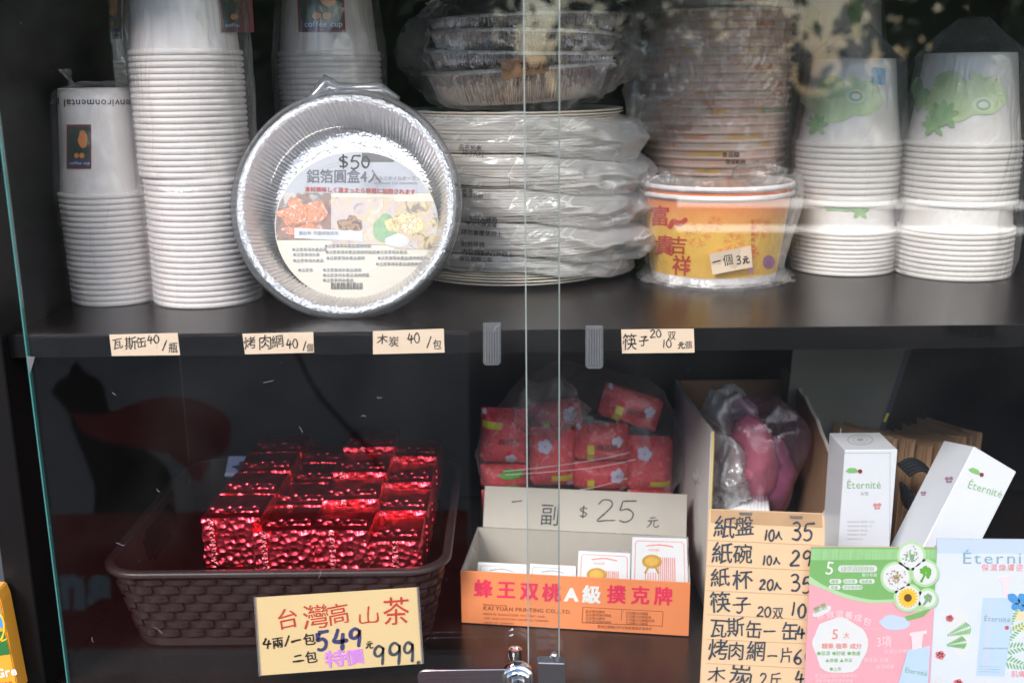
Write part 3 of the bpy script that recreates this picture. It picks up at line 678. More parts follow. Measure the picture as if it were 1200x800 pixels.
# ------------------------------------------------------------------ orange bowls in front
cO,rO=base(764,906,338)
zrim=at(838,214,cO.y).z; rimR=90*depth((cO.x,cO.y,zrim))/F
def obowlmat():
    m,n,b=mat('orange_yellow_bowl_print'); L=n.links.new
    tc=N(n,'ShaderNodeTexCoord'); sp=N(n,'ShaderNodeSeparateXYZ'); L(tc.outputs['Object'],sp.inputs[0])
    mr=N(n,'ShaderNodeMapRange'); mr.inputs[1].default_value=0; mr.inputs[2].default_value=zrim; L(sp.outputs[2],mr.inputs[0])
    nz=N(n,'ShaderNodeTexNoise'); nz.inputs['Scale'].default_value=14; L(tc.outputs['Object'],nz.inputs[0])
    ad=N(n,'ShaderNodeMath',operation='MULTIPLY_ADD'); ad.inputs[1].default_value=.14; L(nz.outputs[0],ad.inputs[0]); L(mr.outputs[0],ad.inputs[2])
    cr=N(n,'ShaderNodeValToRGB'); e=cr.color_ramp; e.elements[0].position=.12; e.elements[0].color=(.82,.46,.07,1); e.elements[1].position=1; e.elements[1].color=(.84,.20,.07,1)
    e.elements.new(.6).color=(.87,.52,.08,1); e.elements.new(.8).color=(.88,.36,.10,1)
    L(ad.outputs[0],cr.inputs[0]); L(cr.outputs[0],b.inputs['Base Color']); b.inputs['Roughness'].default_value=.38; return m
M['obowl']=obowlmat()
def obowl(z,label,sc=1):
    H=zrim-.006; bm=bmesh.new(); Rb=rO; Rr=rimR
    prof=[(0,.004),(Rb-.004,.004),(Rb-.002,0),(Rb-.0003,.0),(Rb,.002),(Rb+(Rr-Rb)*.09,.010),(Rb+(Rr-Rb)*.12,.0102),(Rr-.0045,H-.006),(Rr-.002,H-.0055),(Rr,H-.0035),(Rr,H-.0015),(Rr-.0018,H),(Rr-.004,H-.0015),(Rr-.005,H-.006),(Rb-.001,.006),(0,.006)]
    lathe(bm,prof,96)
    for f in bm.faces:
        c=f.calc_center_median(); r=c.to_2d().length
        f.material_index=1 if (.0101<c.z<H-.0058 and r>Rb+(Rr-Rb)*c.z/H-.003) and (c.z>.0102) and r>(Rb+(Rr-Rb)*c.z/H)-.0035 else 0
    o=obj('paper_bowl',bm,[M['cup'],M['obowl']],smooth=40); o.location=(cO.x,cO.y,z); return tag(o,label,'paper bowl','orange paper bowls in a clear bag')
H0=zrim-.006
ob=obowl(0.0,'outer orange and yellow bowl with red blessing characters and a price tag'); ob2=obowl(.009,'inner orange bowl nested in the bowl with red characters, only its rim showing')
mO=CONE(cO,.0102,rO+(rimR-rO)*.12,H0-.006,rimR-.0045)
b=bmesh.new(); text(b,'富',761,262,25,mO,rot=-2,bold=.02,sx=.95); text(b,'貴',766,296,25,mO,rot=-4,bold=.02,sx=.95)
text(b,'吉',784,295,22,mO,rot=-3,bold=.02,sx=.95); text(b,'祥',787,320,25,mO,rot=-3,bold=.02,sx=.9)
stroke(b,[(784,268),(789,260),(797,262),(805,256)],7,mO,.0006)
blob(b,783,294,4,4,mO,.0006); blob(b,805,316,3,3,mO,.0006)
text(b,'．',880,320,4,mO)
for k,ch in enumerate('平安富貴如意'): text(b,ch,879+k*.2-.0,262+k*7,5.5,mO,rot=0)
obj('red_lettering',b,M['red_ink'],ob,world=True)
M['pattern']=pm('orange_pattern_print',(.80,.16,.06),rough=.45,var=.1)
b=bmesh.new()
for (x,y,r) in ((818,275,16),(860,284,13),(892,268,13),(838,262,9),(846,300,9),(882,296,8)):
    for k in range(6):
        a=k*PI/3+.2; stroke(b,[(x+math.cos(a)*r*.2,y+math.sin(a)*r*.2),(x+math.cos(a)*r,y+math.sin(a)*r)],1.3,mO,.0003,sm=False)
        for s_ in (.5,.75):
            for sg in (-.5,.5): stroke(b,[(x+math.cos(a)*r*s_,y+math.sin(a)*r*s_),(x+math.cos(a+sg*.8)*r*(s_+.22),y+math.sin(a+sg*.8)*r*(s_+.22))],1.1,mO,.0003,sm=False)
obj('snowflake_pattern',b,M['pattern'],ob,world=True)
b=bmesh.new(); blob(b,901,307,7,8,mO,.0005); obj('violet_seal',b,pm('violet_seal_print',(.35,.12,.28),rough=.4),ob,world=True)
b=bmesh.new(); grid(b,[(877,312),(883,311),(883,320),(877,321)],mO,2,2,.0004); obj('pink_seal',b,M['pink'],ob,world=True)
# bag round the bowls
bagO=sleeve('plastic_bag',cO,[(0.0008,rO+.012),(.004,rO+.010),(.012,rO+.004),(zrim*.6,rimR),(zrim-.004,rimR+.006),(zrim+.012,rimR+.003),(zrim+.016,rimR-.02),(zrim+.013,rimR*.2)],M['film'],'clear bag wrapped round the two orange bowls',41,amp=.006,rows=60,f=22)
# skirt of bag lying on the shelf
bm=bmesh.new(); rows=[]
for j in range(7):
    row=[]
    for i in range(120):
        a=2*PI*i/120; r=rO*.97+j*.0035*(1+.8*noise.noise(Vector((math.cos(a)*3,math.sin(a)*3,2))))
        row.append(bm.verts.new((cO.x+math.cos(a)*r,cO.y+math.sin(a)*r,.0012+abs(noise.noise(Vector((a*6,j*.8,1))))*.006*(j>0)+j*.0004)))
    rows.append(row)
for a_,b_ in zip(rows,rows[1:]):
    for i in range(120): bm.faces.new((a_[i],a_[(i+1)%120],b_[(i+1)%120],b_[i]))
bagO_s=obj('bag_skirt',bm,M['film'],bagO,world=True,smooth=180)
# crumpled bag tops with dotted print (two bunches)
def bunch(px,py,Y,r,par,seed): 
    P=at(px,py,Y); crumple('bag_bunch',P,(r,r*.7,r*.45),M['film_grey'],'',seed,amp=.008,f=40,seg=48,rings=24,parent=par)
bunch(895,203,cO.y-.02,.024,bagO,51); bunch(768,210,cO.y-.02,.018,bagO,52)
# price tag taped on the bag
mOt=CONE(cO,.0102,rO+(rimR-rO)*.12+.0085,H0-.006,rimR-.0045+.0065)
tg=thing('price_tag','small tan price tag on the orange bowl with its handwritten three dollar price','price tag',mOt(858,306))
obj('tag_paper',grid(bmesh.new(),[(831,297),(880,288),(882,313),(835,322)],mOt,10,4,.0),M['tape'],tg,world=True)
b=bmesh.new(); text(b,'一個',835,313,14.5,mOt,rot=5,hand=1,off=.0004,pen=1.6,sx=.9); text(b,'3元',863,310,11.5,mOt,rot=2,hand=1,off=.0004,pen=1.5,sx=.85); obj('lettering',b,M['ink'],tg,world=True)

# ------------------------------------------------------------------ paper plates
cP,rP=base(478,724,341)
nP=62; zP=at(600,128,cP.y).z; pP=zP/nP
bm=bmesh.new(); lathe(bm,[(0,.0012),(rP*.72,.0012),(rP*.78,.0016),(rP-.002,.0052),(rP,.0058),(rP+.0003,.0065),(rP-.001,.0070),(rP*.78,.0032),(rP*.7,.0026),(0,.0026)],72)
fst=obj('paper_plate',bm,M['plate'],smooth=40)
for i in range(nP):
    o=fst if i==0 else fst.copy()
    if i: COL.objects.link(o)
    pk=i//12; j=random.Random(pk*3+5)
    s=random.uniform(.985,1.0)
    o.location=(cP.x+j.uniform(-.004,.004)+random.uniform(-.0012,.0012),cP.y+random.uniform(-.001,.001),i*pP*.985); o.scale=(s,s,1); o.rotation_euler=(random.uniform(-.006,.006),random.uniform(-.008,.008),random.uniform(0,6))
    tag(o,ordn(i+1)+' cream paper plate up from the shelf in the bagged plate stack','paper plate','paper plates in the bagged stack')
def plate_bag(z0,z1,seed,label,spread):
    t=thing('plastic_bag',label,'plastic bag',(cP.x,cP.y,z0),group='milky bags round the paper plates')
    bm=bmesh.new(); rows=[]; seg=150; rr_=22
    for j in range(rr_+1):
        v=j/rr_; z=z0+(z1-z0)*v; row=[]
        env=math.sin(PI*min(1,max(0,v)))**.5 if 0<v<1 else 0
        for i in range(seg):
            a=2*PI*i/seg; q=Vector((math.cos(a)*rP,math.sin(a)*rP,z*1.5))
            d=.0015+.004*max(0,ridge(q,20,seed))*env
            # the loose mouth of the bag bulges out on the right side
            m_=max(0,math.cos(a+.35))**3
            sag=-.016*m_*(1-.3*v)+.010*m_*noise.noise(q*14+Vector((seed,1,0)))
            d+=spread*m_*(.6+.5*ridge(q*Vector((1,1,1)).length/1.7,24,seed+3))*(.35+.65*env)
            r=(rP if 0.06<v<.94 else rP*.9)+d
            row.append(bm.verts.new((cP.x+math.cos(a)*r,cP.y+math.sin(a)*r*.995,max(.002,z+sag+.0025*noise.noise(q*40)))))
        rows.append(row)
    for a_,b_ in zip(rows,rows[1:]):
        for i in range(seg): bm.faces.new((a_[i],a_[(i+1)%seg],b_[(i+1)%seg],b_[i]))
    obj('bag_film',bm,M['film_milky'],t,world=True,smooth=180); return t
pkz=[.0,12*pP*.985,24*pP*.985,36*pP*.985,48*pP*.985,62*pP*.985]
names=['lowest','second lowest','middle','second highest','topmost']
tb=[]
for k in range(5):
    tb.append(plate_bag(pkz[k]+.001+ (pkz[1]*.5 if k==0 else 0),pkz[k+1]+.004,60+k,'milky plastic bag round the '+names[k]+' pack of paper plates',[.020,.052,.044,.040,.030][k]))
mP=CONE(cP,0,rP+.0065,.3,rP+.0065)
b=bmesh.new()
for (s_,x,y,z,rt) in (('品名紙盤',537,175,7,-3),('尺寸九吋',541,182,6.5,-3),('不可入烤箱',548,259,7,-3),('不可入微波爐',546,264,6,-3),('請勿重覆使用上',540,274,7,-4),('耐熱容器',540,288,7,-3),('內容物十入',541,297,7,-4),('標示日外觀上',560,299,7,-3),('保存期限二年',538,305,6.5,-3),('製造日期',542,231,6,-3),('紙盤',542,225,6,-3)):
    text(b,s_,x,y,z,mP,rot=rt,bold=.015,off=.002)
obj('lettering',b,M['ink'],tb[2],world=True)
b=bmesh.new(); stroke(b,[(536,203),(566,207),(597,210)],1,mP,.002,sm=False); stroke(b,[(597,209),(597,220)],1,mP,.002,sm=False); stroke(b,[(541,217),(570,219),(614,220)],1,mP,.002,sm=False); stroke(b,[(590,255),(610,253),(624,255)],1,mP,.002,sm=False); obj('printed_lines',b,M['ink'],tb[3],world=True)

# ------------------------------------------------------------------ foil pans
def pan_mesh(Rr=.108,H=.042,Rb=.083,cr=.0006):
    bm=bmesh.new(); seg=900
    prof=[(0,0),(Rb*.55,0),(Rb*.57,.0012),(Rb*.82,.0012),(Rb*.84,0),(Rb*.97,0),(Rb,.002)]
    k0=len(prof)
    for j in range(1,8): prof.append((Rb+(Rr-.007-Rb)*j/7,.002+(H-.003)*j/7))
    k1=len(prof)-1
    prof+=[(Rr-.0055,H),(Rr-.003,H+.0008),(Rr-.001,H+.0005),(Rr,H-.0012),(Rr-.0008,H-.0028),(Rr-.0025,H-.002)]
    rows=[]
    for k,(r,z) in enumerate(prof):
        if r<1e-6: rows.append([bm.verts.new((0,0,z))]); continue
        row=[]
        for i in range(seg):
            a=2*PI*i/seg; e=0
            if k0-1<=k<=k1: e=cr*(math.sin(150*a+2.2*noise.noise(Vector((math.cos(a)*9,math.sin(a)*9,k*.12))))+.6*noise.noise(Vector((math.cos(a)*60,math.sin(a)*60,k*.1))))
            if k>k1: e=.0005*noise.noise(Vector((math.cos(a)*70,math.sin(a)*70,k*.7)))
            row.append(bm.verts.new(((r+e)*math.cos(a),(r+e)*math.sin(a),z+(e*.8 if k>k1 else 0))))
        rows.append(row)
    for ri,(a,b) in enumerate(zip(rows,rows[1:])):
        for i in range(seg):
            j=(i+1)%seg
            f=bm.faces.new((a[0],b[i],b[j])) if len(a)==1 else bm.faces.new((a[i],a[j],b[j],b[i]))
            f.material_index=1 if ri>=k1 else 0
    return bm
PLEAN=17; PYAW=-4
Pc=at(403,238,.082)
pk=thing('foil_pan_pack','round foil pan pack with clear lid and food label, leaning on cups, marked $50','foil pan pack',(0,0,0))
nrm=Vector((math.sin(R(PYAW)),-math.cos(R(PLEAN)),math.sin(R(PLEAN)))).normalized()
q=nrm.to_track_quat('Z','Y'); pk.rotation_euler=q.to_euler(); 
Ro=137*depth(Pc)/F
kk=Ro/.1135
pk.location=Pc-nrm*.045
pm0=obj('foil_pan',pan_mesh(.108*kk,.042,.084*kk),[M['foilin'],M['foilrim']],pk,smooth=60)
for i in range(1,4):
    o=pm0.copy(); COL.objects.link(o); o.location=(0,0,-.0022*i)
# clear lid (local z towards the eye)
bm=bmesh.new(); lathe(bm,[(0,.047),(.036*kk,.047),(.037*kk,.0485),(.039*kk,.0485),(.040*kk,.047),(.072*kk,.047),(.0735*kk,.049),(.0755*kk,.049),(.077*kk,.0475),(.098*kk,.0475),(.101*kk,.0445),(.107*kk,.0445),(.1085*kk,.046),(.1105*kk,.0455),(.1125*kk,.043),(.1135*kk,.040),(.1130*kk,.037),(.1115*kk,.034)],160)
obj('clear_lid',bm,M['clear'],pk,smooth=50)
bm=bmesh.new(); lathe(bm,[(.1136*kk,.0415),(.1142*kk,.040),(.1140*kk,.030),(.1125*kk,.022),(.1105*kk,.018)],160)
obj('lid_skirt',bm,clearmat('bluish_clear_rim',tint=(.80,.81,.88),base=.07,dif=.06),pk,smooth=50)
# lid tab: a loose gathered corner of the wrap
tb_=bmesh.new(); tube(tb_,[(-.045*kk,.098*kk,.036),(-.034*kk,.108*kk,.034),(-.022*kk,.122*kk,.032),(-.010*kk,.116*kk,.033),(.01*kk,.116*kk,.034),(.03*kk,.116*kk,.034),(.05*kk,.104*kk,.036)],[.003,.006,.009,.006,.005,.006,.003],14); obj('wrap_fold',tb_,M['clip'],pk,smooth=180)
# inner label : a card disc standing in the pan bottom
class LOC:
    def __init__(s,o,z): s.M=Matrix.Translation(o.location)@q.to_matrix().to_4x4(); s.pl=PL((s.M@Vector((0,0,z))),nrm); s.I=s.M.inverted(); s.n=nrm
    def __call__(s,px,py,off=0): return s.I@s.pl(px,py,off)
mLb=LOC(pk,.014)
lab=bmesh.new(); blob(lab,418,265,96,88,mLb,0,n=72,rings=4); lab_o=obj('food_label',lab,M['lens'],pk)
def clipc(pts,cx=418,cy=265,rx=95,ry=87):
    out=[]
    for x,y in pts:
        dx,dy=(x-cx)/rx,(y-cy)/ry; l=math.hypot(dx,dy)
        out.append((cx+dx/max(1,l)*rx,cy+dy/max(1,l)*ry))
    return out
def band(y0,y1,x0,x1,m,off,name='label_picture'):
    n=18; pts=[(x0+(x1-x0)*i/n,y0) for i in range(n+1)]+[(x1-(x1-x0)*i/n,y1) for i in range(n+1)]
    # keep inside the disc
    def ed(y): v=1-((y-265)/87)**2; return 95*math.sqrt(max(0,v))
    P_=[]
    for i in range(n+1):
        y=y0+(y1-y0)*i/n; P_.append((max(x0,418-ed(y)),y))
    for i in range(n+1):
        y=y1-(y1-y0)*i/n; P_.append((min(x1,418+ed(y)),y))
    b=bmesh.new(); flat(b,P_,mLb,off); return obj(name,b,m,lab_o)
band(178,226,300,560,M['labelgrey'],.0004,'label_field')
band(179,190,424,462,M['darkpic'],.0006,'label_tab')
band(226,281,300,388,M['meat'],.0006); band(231,287,388,462,M['noodle'],.0006); band(236,292,462,560,M['bake'],.0006)
b=bmesh.new(); blob(b,352,248,24,17,mLb,.0009,.4,3); blob(b,353,268,20,7,mLb,.0009,.3,8); obj('roast_chicken_picture',b,M['roast2'],lab_o)
b=bmesh.new(); blob(b,412,262,14,10,mLb,.0009,.3,4); obj('soup_picture',b,M['soup2'],lab_o)
b=bmesh.new(); blob(b,476,262,22,12,mLb,.0009,.2,4); obj('gratin_picture',b,M['gratin2'],lab_o)
b=bmesh.new(); blob(b,452,268,14,18,mLb,.0008,.1,4); obj('round_picture',b,pm('green_badge',(.30,.48,.24),var=.4,vs=150),lab_o)
b=bmesh.new(); blob(b,466,282,14,8,mLb,.001,.1,4); grid(b,[(345,267),(425,271),(425,283),(345,279)],mLb,2,2,.001); obj('white_caption_panel',b,M['white'],lab_o)
b=bmesh.new(); text(b,'鋁箔圓盒4入',359,213,17,mLb,bold=.018,off=.0008,sx=.93); obj('title_lettering',b,pm('grey_title_ink',(.10,.10,.12)),lab_o)
b=bmesh.new(); text(b,'アルミホイルオーブン皿',438,211,5.5,mLb,bold=.01,off=.0008); text(b,'aluminum foil bakeware',438,216,5,mLb,off=.0008)
for (x,y,n_) in ((342,294,9),(343,300,7),(343,307,8),(380,290,12),(381,297,14),(382,304,10),(441,297,8),(442,304,13),(440,311,14),(378,318,10),(378,324,12),(378,330,8),(349,318,4)):
    text(b,('●注意事項本產品適用烤箱請小心使用'*2)[:n_],x,y,4.6,mLb,bold=.01,off=.0008)
text(b,'高耐熱 可進烤箱使用',350,275,5,mLb,off=.0014); obj('small_lettering',b,pm('grey_small_ink',(.25,.24,.26)),lab_o)
b=bmesh.new(); text(b,'食材美味しく温まったら容器に加熱されます',357,224,6.5,mLb,bold=.03,off=.0009,rot=-1.5); obj('red_lettering',b,M['red_ink'],lab_o)
b=bmesh.new()
for k in range(22):
    x=388+k*1.7; flat(b,[(x,331),(x+random.choice((.5,.9)),331),(x+.8,339),(x,339)],mLb,.0008)
obj('barcode',b,M['ink'],lab_o)
mLid=LOC(pk,.0505)
b=bmesh.new(); text(b,'$50',398,197,18,mLid,hand=1,off=.0,pen=2.6,sx=1.0,rot=-2); obj('handwritten_price',b,M['ink'],pk)
# pans on top of the plates
zPl=pkz[-1]+.006
bp=crumple('plastic_bag',(cP.x+.012,cP.y-.005,zPl+.058),(.128,.120,.064),M['film_grey'],'clear crinkled bag holding the foil pans on top of the plates',71,amp=.014,f=16,seg=110,rings=60)
base_=None
for i in range(4):
    t=thing('foil_pan',('lowest','second lowest','second highest','topmost')[i]+' crinkled foil pan in the bag on top of the paper plates','foil pan',(cP.x+.010+.002*i,cP.y,zPl+.006+i*.0165),(R(1.5),R(-3+1.3*i),i*1.3),group='foil pans on the plates')
    if base_ is None: base_=obj('pan_shell',pan_mesh(.106,.036,.085,.0013),[M['foil'],M['foilrim']],t,smooth=60)
    else:
        o=base_.copy(); COL.objects.link(o); o.parent=t
cPan=Vector((cP.x+.010,cP.y,0)); mPan=CONE(cPan,zPl,.103,zPl+.04,.112)
tg=thing('price_tag','torn brown price sticker on the bagged foil pans','price tag',mPan(615,80,0))
b=bmesh.new(); grid(b,[(586,70),(640,66),(644,84),(590,94)],mPan,10,4,.006); obj('tag_paper',b,pm('brown_sticker',(.36,.18,.10),rough=.5,var=.15),tg,world=True)
b=bmesh.new(); text(b,'73元/包',609,82,11,mPan,hand=1,off=.0065,pen=1.2,sx=.8); obj('lettering',b,M['ink'],tg,world=True)

# ------------------------------------------------------------------ price labels on the shelf edge
mE_=PY(-.0015)
def shelf_label(q,parts,label):
    t=thing('price_label',label,'price label',mE_((q[0][0]+q[2][0])/2,q[2][1]),group='handwritten price labels on the shelf edge')
    b=bmesh.new(); solid(b,q,mE_,.0004); obj('label_paper',b,M['tape'],t,world=True)
    b=bmesh.new()
    for s_,x,y,z,sx in parts: text(b,s_,x,y,z,mE_,hand=1,pen=1.3,off=.0004,sx=sx,bold=-.004,rot=2)
    obj('lettering',b,M['ink'],t,world=True)
shelf_label([(128,392),(208,390),(211,416),(131,417)],[('瓦斯缶',132,409,15,.92),('40',173,403,12,.9),('/',190,410,14,.8),('瓶',197,412,13,.85)],'tan shelf label reading 瓦斯缶 40, leftmost of the shelf edge')
shelf_label([(284,391),(367,389),(368,413),(287,415)],[('烤肉網',286,409,17,.95),('40',336,409,14,.75),('/',355,410,13,.6),('個',359,411,10,.8)],'tan shelf label reading 烤肉網 40 below the foil pan pack')
shelf_label([(437,388),(520,385),(521,413),(437,415)],[('木',441,403,15,.95),('炭',455,405,13,.95),('40',478,403,15,.75),('/',500,407,16,.7),('包',507,408,12,.85)],'tan shelf label reading 木炭 40 left of the clear clip')
shelf_label([(728,386),(813,385),(814,413),(729,414)],[('筷',729,408,20,.85),('子',748,405,15,.85),('20',762,396,11,.95),('双',782,397,11,.9),('10',776,408,12,.9),('元個',794,409,10,.9)],'tan shelf label reading 筷子 20双 10元 under the orange bowls')
# clear fluted clips
for x0,x1,y0,y1,l in ((566,587,378,428,'clear fluted clip at the shelf edge left of the overlapping glass edges'),(686,707,382,432,'clear fluted clip at the shelf edge right of the overlapping glass edges')):
    pl=PY(GY+.012 if x0<600 else GY+.006); t=thing('door_clip',l,'clip',pl((x0+x1)/2,y1),group='clear clips on the glass doors')
    b=bmesh.new(); solid(b,[(x0,y0),(x1,y0),(x1,y1-3),(x1-3,y1),(x0+3,y1),(x0,y1-3)],pl,.0025,bev=.0004); obj('clip_body',b,M['clip'],t,world=True,smooth=30)
    for k in range(6):
        x=x0+3+k*(x1-x0-6)/5; b=bmesh.new(); solid(b,[(x-.7,y0+2),(x+.7,y0+2),(x+.7,y1-4),(x-.7,y1-4)],pl,.0012,off=.001); obj('rib',b,M['clip'],t,world=True)

# ------------------------------------------------------------------ basket of tea
zR=FL+.092
fl=at(104,664,.045); fr=at(527,662,.045)
bx0,bx1=fl.x,fr.x; by0=.045; by1=.375; 
bcx,bcy=(bx0+bx1)/2,(by0+by1)/2; hw=(bx1-bx0)/2; hd=(by1-by0)/2; rc=.036
bas=thing('plastic_basket','brown woven plastic basket holding the red tea packs','basket',(bcx,bcy,FL))
def rr_pt(s,hw,hd,rc):
    """point and outward normal at arc length fraction on a rounded rectangle"""
    a=hw-rc; b_=hd-rc; L=[2*a,PI/2*rc,2*b_,PI/2*rc]*2; T=sum(L); d=(s%1)*T
    segs=[((-a,-hd),(1,0)),((a,-b_),-PI/2),((hw,-b_),(0,1)),((a,b_),0),((a,hd),(-1,0)),((-a,b_),PI/2),((-hw,b_),(0,-1)),((-a,-b_),PI)]
    for i,l in enumerate(L):
        if d<=l or i==7:
            o,t=segs[i]
            if i%2==0:
                p=(o[0]+t[0]*d,o[1]+t[1]*d); return Vector((p[0],p[1],0)),Vector((t[1],-t[0],0))
            an=t+d/rc; return Vector((o[0]+rc*math.cos(an),o[1]+rc*math.sin(an),0)),Vector((math.cos(an),math.sin(an),0))
        d-=l
    
FLARE=.018
def bwall(s,v,out=0):
    inset=FLARE*(1-v)
    p,n=rr_pt(s,hw-.008,hd-.008,rc); p=Vector((p.x*(hw-.008-inset)/(hw-.008),p.y*(hd-.008-inset)/(hd-.008),0)); return p+n*out+Vector((0,0,.002+v*.088))
NS=200; NV=18
perim=[bwall(i/NS,1) for i in range(NS)]
def hole(s,v):
    p=bwall(s,v); return abs(abs(p.x)-hw)<.05 and abs(p.y)<.055 and abs(p.x)>hw*.8 and (abs(p.y)/.055)**4+((v-.70)/.2)**2<1
bm=bmesh.new(); G=[[bm.verts.new(bwall(i/NS,j/NV,-.001)) for i in range(NS)] for j in range(NV+1)]
for j in range(NV):
    for i in range(NS):
        if not hole((i+.5)/NS,(j+.5)/NV): bm.faces.new((G[j][i],G[j][(i+1)%NS],G[j+1][(i+1)%NS],G[j+1][i]))
bm.faces.new([bm.verts.new(bwall(i/NS,0,-.001)) for i in range(NS)])
obj('basket_wall',bm,M['basket_in'],bas,smooth=60)
def ring(name,v0,v1,out0,out1):
    bm=bmesh.new(); rows=[[bm.verts.new(bwall(i/NS,1,o_)+Vector((0,0,dz))) for i in range(NS)] for o_,dz in ((-.0015,-.001),(-.001,.0012),(.002,.002),(.006,.0015),(.0075,0),(.0072,-.0035),(.006,-.0035),(.0055,-.001))]
    for a_,b_ in zip(rows,rows[1:]):
        for i in range(NS): bm.faces.new((a_[i],a_[(i+1)%NS],b_[(i+1)%NS],b_[i]))
    return obj(name,bm,M['basket'],bas,smooth=60)
ring('rim',0,0,0,0)
bm=bmesh.new(); 
for v0_,v1_ in ((.0,.10),):
    rows=[[bm.verts.new(bwall(i/NS,v_,o_)) for i in range(NS)] for v_,o_ in ((v0_,0),(v0_,.003),(v1_,.003),(v1_,0))]
    for a_,b_ in zip(rows,rows[1:]):
        for i in range(NS): bm.faces.new((a_[i],a_[(i+1)%NS],b_[(i+1)%NS],b_[i]))
obj('base_band',bm,M['basket'],bas,smooth=40)
def strip(bm,s0,s1,v0,v1,bul=.0035,n=5):
    rows=[]
    for k in range(n+1):
        s=s0+(s1-s0)*k/n; o_=.0005+bul*math.sin(PI*k/n)**.25
        rows.append([bm.verts.new(bwall(s,v0,-.0005)),bm.verts.new(bwall(s,v0+.01,o_)),bm.verts.new(bwall(s,v1-.01,o_)),bm.verts.new(bwall(s,v1,-.0005))])
    for a_,b_ in zip(rows,rows[1:]):
        for i in range(3): bm.faces.new((a_[i],a_[i+1],b_[i+1],b_[i]))
rest=bmesh.new(); NR=7; NC=46
for r_ in range(NR):
    v0=.12+r_*.118; 
    for k in range(NC):
        s0=(k+(.5 if r_%2 else 0))/NC; s1=s0+.74/NC; s0-=.12/NC
        if hole((s0+s1)/2,v0+.05): continue
        p=bwall((s0+s1)/2,.5)
        if p.y<-.05 :
            b=bmesh.new(); strip(b,s0,s1,v0,v0+.085); obj('weave_strip',b,M['basket'],bas,smooth=50)
        else: strip(rest,s0,s1,v0,v0+.085,n=3)
o=obj('weave',rest,M['basket'],bas,smooth=50,kind='stuff')

# tea bricks
def brick(wd,dp,ht,seed):
    bm=bmesh.new(); nx,ny,nz=18,14,16
    bmesh.ops.create_grid(bm,x_segments=1,y_segments=1,size=1); bm.clear()
    def face(fn,a,b,mi):
        V=[[None]*(a+1) for _ in range(b+1)]
        for j in range(b+1):
            for i in range(a+1): V[j][i]=bm.verts.new(fn(i/a,j/b))
        for j in range(b):
            for i in range(a):
                f=bm.faces.new((V[j][i],V[j][i+1],V[j+1][i+1],V[j+1][i])); f.material_index=mi
    X,Y,Z=wd/2,dp/2,ht
    face(lambda u,v:(X*(2*u-1),-Y,Z*v),nx,nz,0); face(lambda u,v:(X*(2*u-1),Y,Z*v),6,6,0)
    face(lambda u,v:(-X,Y*(2*u-1),Z*v),ny,nz,0); face(lambda u,v:(X,Y*(2*u-1),Z*v),ny,nz,0)
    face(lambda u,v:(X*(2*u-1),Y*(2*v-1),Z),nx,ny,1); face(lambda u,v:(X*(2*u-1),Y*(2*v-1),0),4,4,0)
    for v in bm.verts:
        c=v.co; e=lambda x,h: max(0,1-abs(abs(x)-h)/.004) 
        # round the edges and dent the sides
        k=.0022
        for ax,h in ((0,X),(1,Y)):
            pass
        n_=Vector((c.x/X,c.y/Y,(c.z-Z/2)/(Z/2))); m_=max(abs(n_.x),abs(n_.y),abs(n_.z)); cnt=sum(abs(abs(q_)-1)<1e-4 for q_ in n_)
        if cnt>=2:
            c.x*=1-.02*(abs(n_.x)>.99); c.y*=1-.02*(abs(n_.y)>.99); c.z-=.0012*(n_.z>.99)
        d=noise.noise(Vector((c.x*130,c.y*130,c.z*130+seed*9)))
        side=n_.z<.99
        if side: c.x+=(.0016*d)*(1 if abs(n_.x)>.98 else .2); c.y+=(.0016*d)*(1 if abs(n_.y)>.98 else .2)
        else: c.z+=.0009*noise.noise(Vector((c.x*60,c.y*60,seed)))
    return bm
def teapack(seed,wd,dp,ht):
    t=thing('tea_pack','','tea pack')
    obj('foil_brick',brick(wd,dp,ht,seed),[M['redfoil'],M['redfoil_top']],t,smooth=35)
    b=bmesh.new()
    # folded seal across the top and a small glossy seam down the front
    for k in range(2):
        y=-dp*.25+k*.0012; v=[b.verts.new((x,y+(.001 if i%2 else 0)+.0016*noise.noise(Vector((x*90,seed,k))),ht+.0005+.0035*(1-k)+.0012*noise.noise(Vector((x*120,seed,4))))) for i,x in enumerate([wd*(-.42+.84*j/12) for j in range(13)])]
        if k==0: v0=v
        else:
            for i in range(12): b.faces.new((v0[i],v0[i+1],v[i+1],v[i]))
    w0=[b.verts.new((x.co.x,x.co.y-.006,ht+.0006)) for x in v0]
    for i in range(12): b.faces.new((v0[i],v0[i+1],w0[i+1],w0[i]))
    obj('top_seal',b,M['redfoil'],t,smooth=60)
    b=bmesh.new(); n_=14
    for sgn in (0,):
        V=[[b.verts.new((wd*(.28-.2*seed)+dx+.0012*noise.noise(Vector((j*.9,seed,dx*99))),-dp/2-.0017-.0007*(j%2),ht*j/n_)) for dx in (-.0028,0,.0028)] for j in range(n_+1)]
        for a_,b_ in zip(V,V[1:]):
            for i in range(2): b.faces.new((a_[i],a_[i+1],b_[i+1],b_[i]))
    obj('front_seam',b,foil_light,t,smooth=60)
    return t
foil_light=foilmat('glossy_red_seam',(.95,.16,.2),rough=.2,bump=1,bs=260)
ht=.053; tb0=FL+.006
rows_y=[.097,.158,.222,.286]
colx=[(248,318,585),(304,371,612),(373,432,606),(432,502,628)]
wds=.063
variants=[teapack(s_,.0595,.0605,ht) for s_ in (1,2,3)]
used=[False]*3
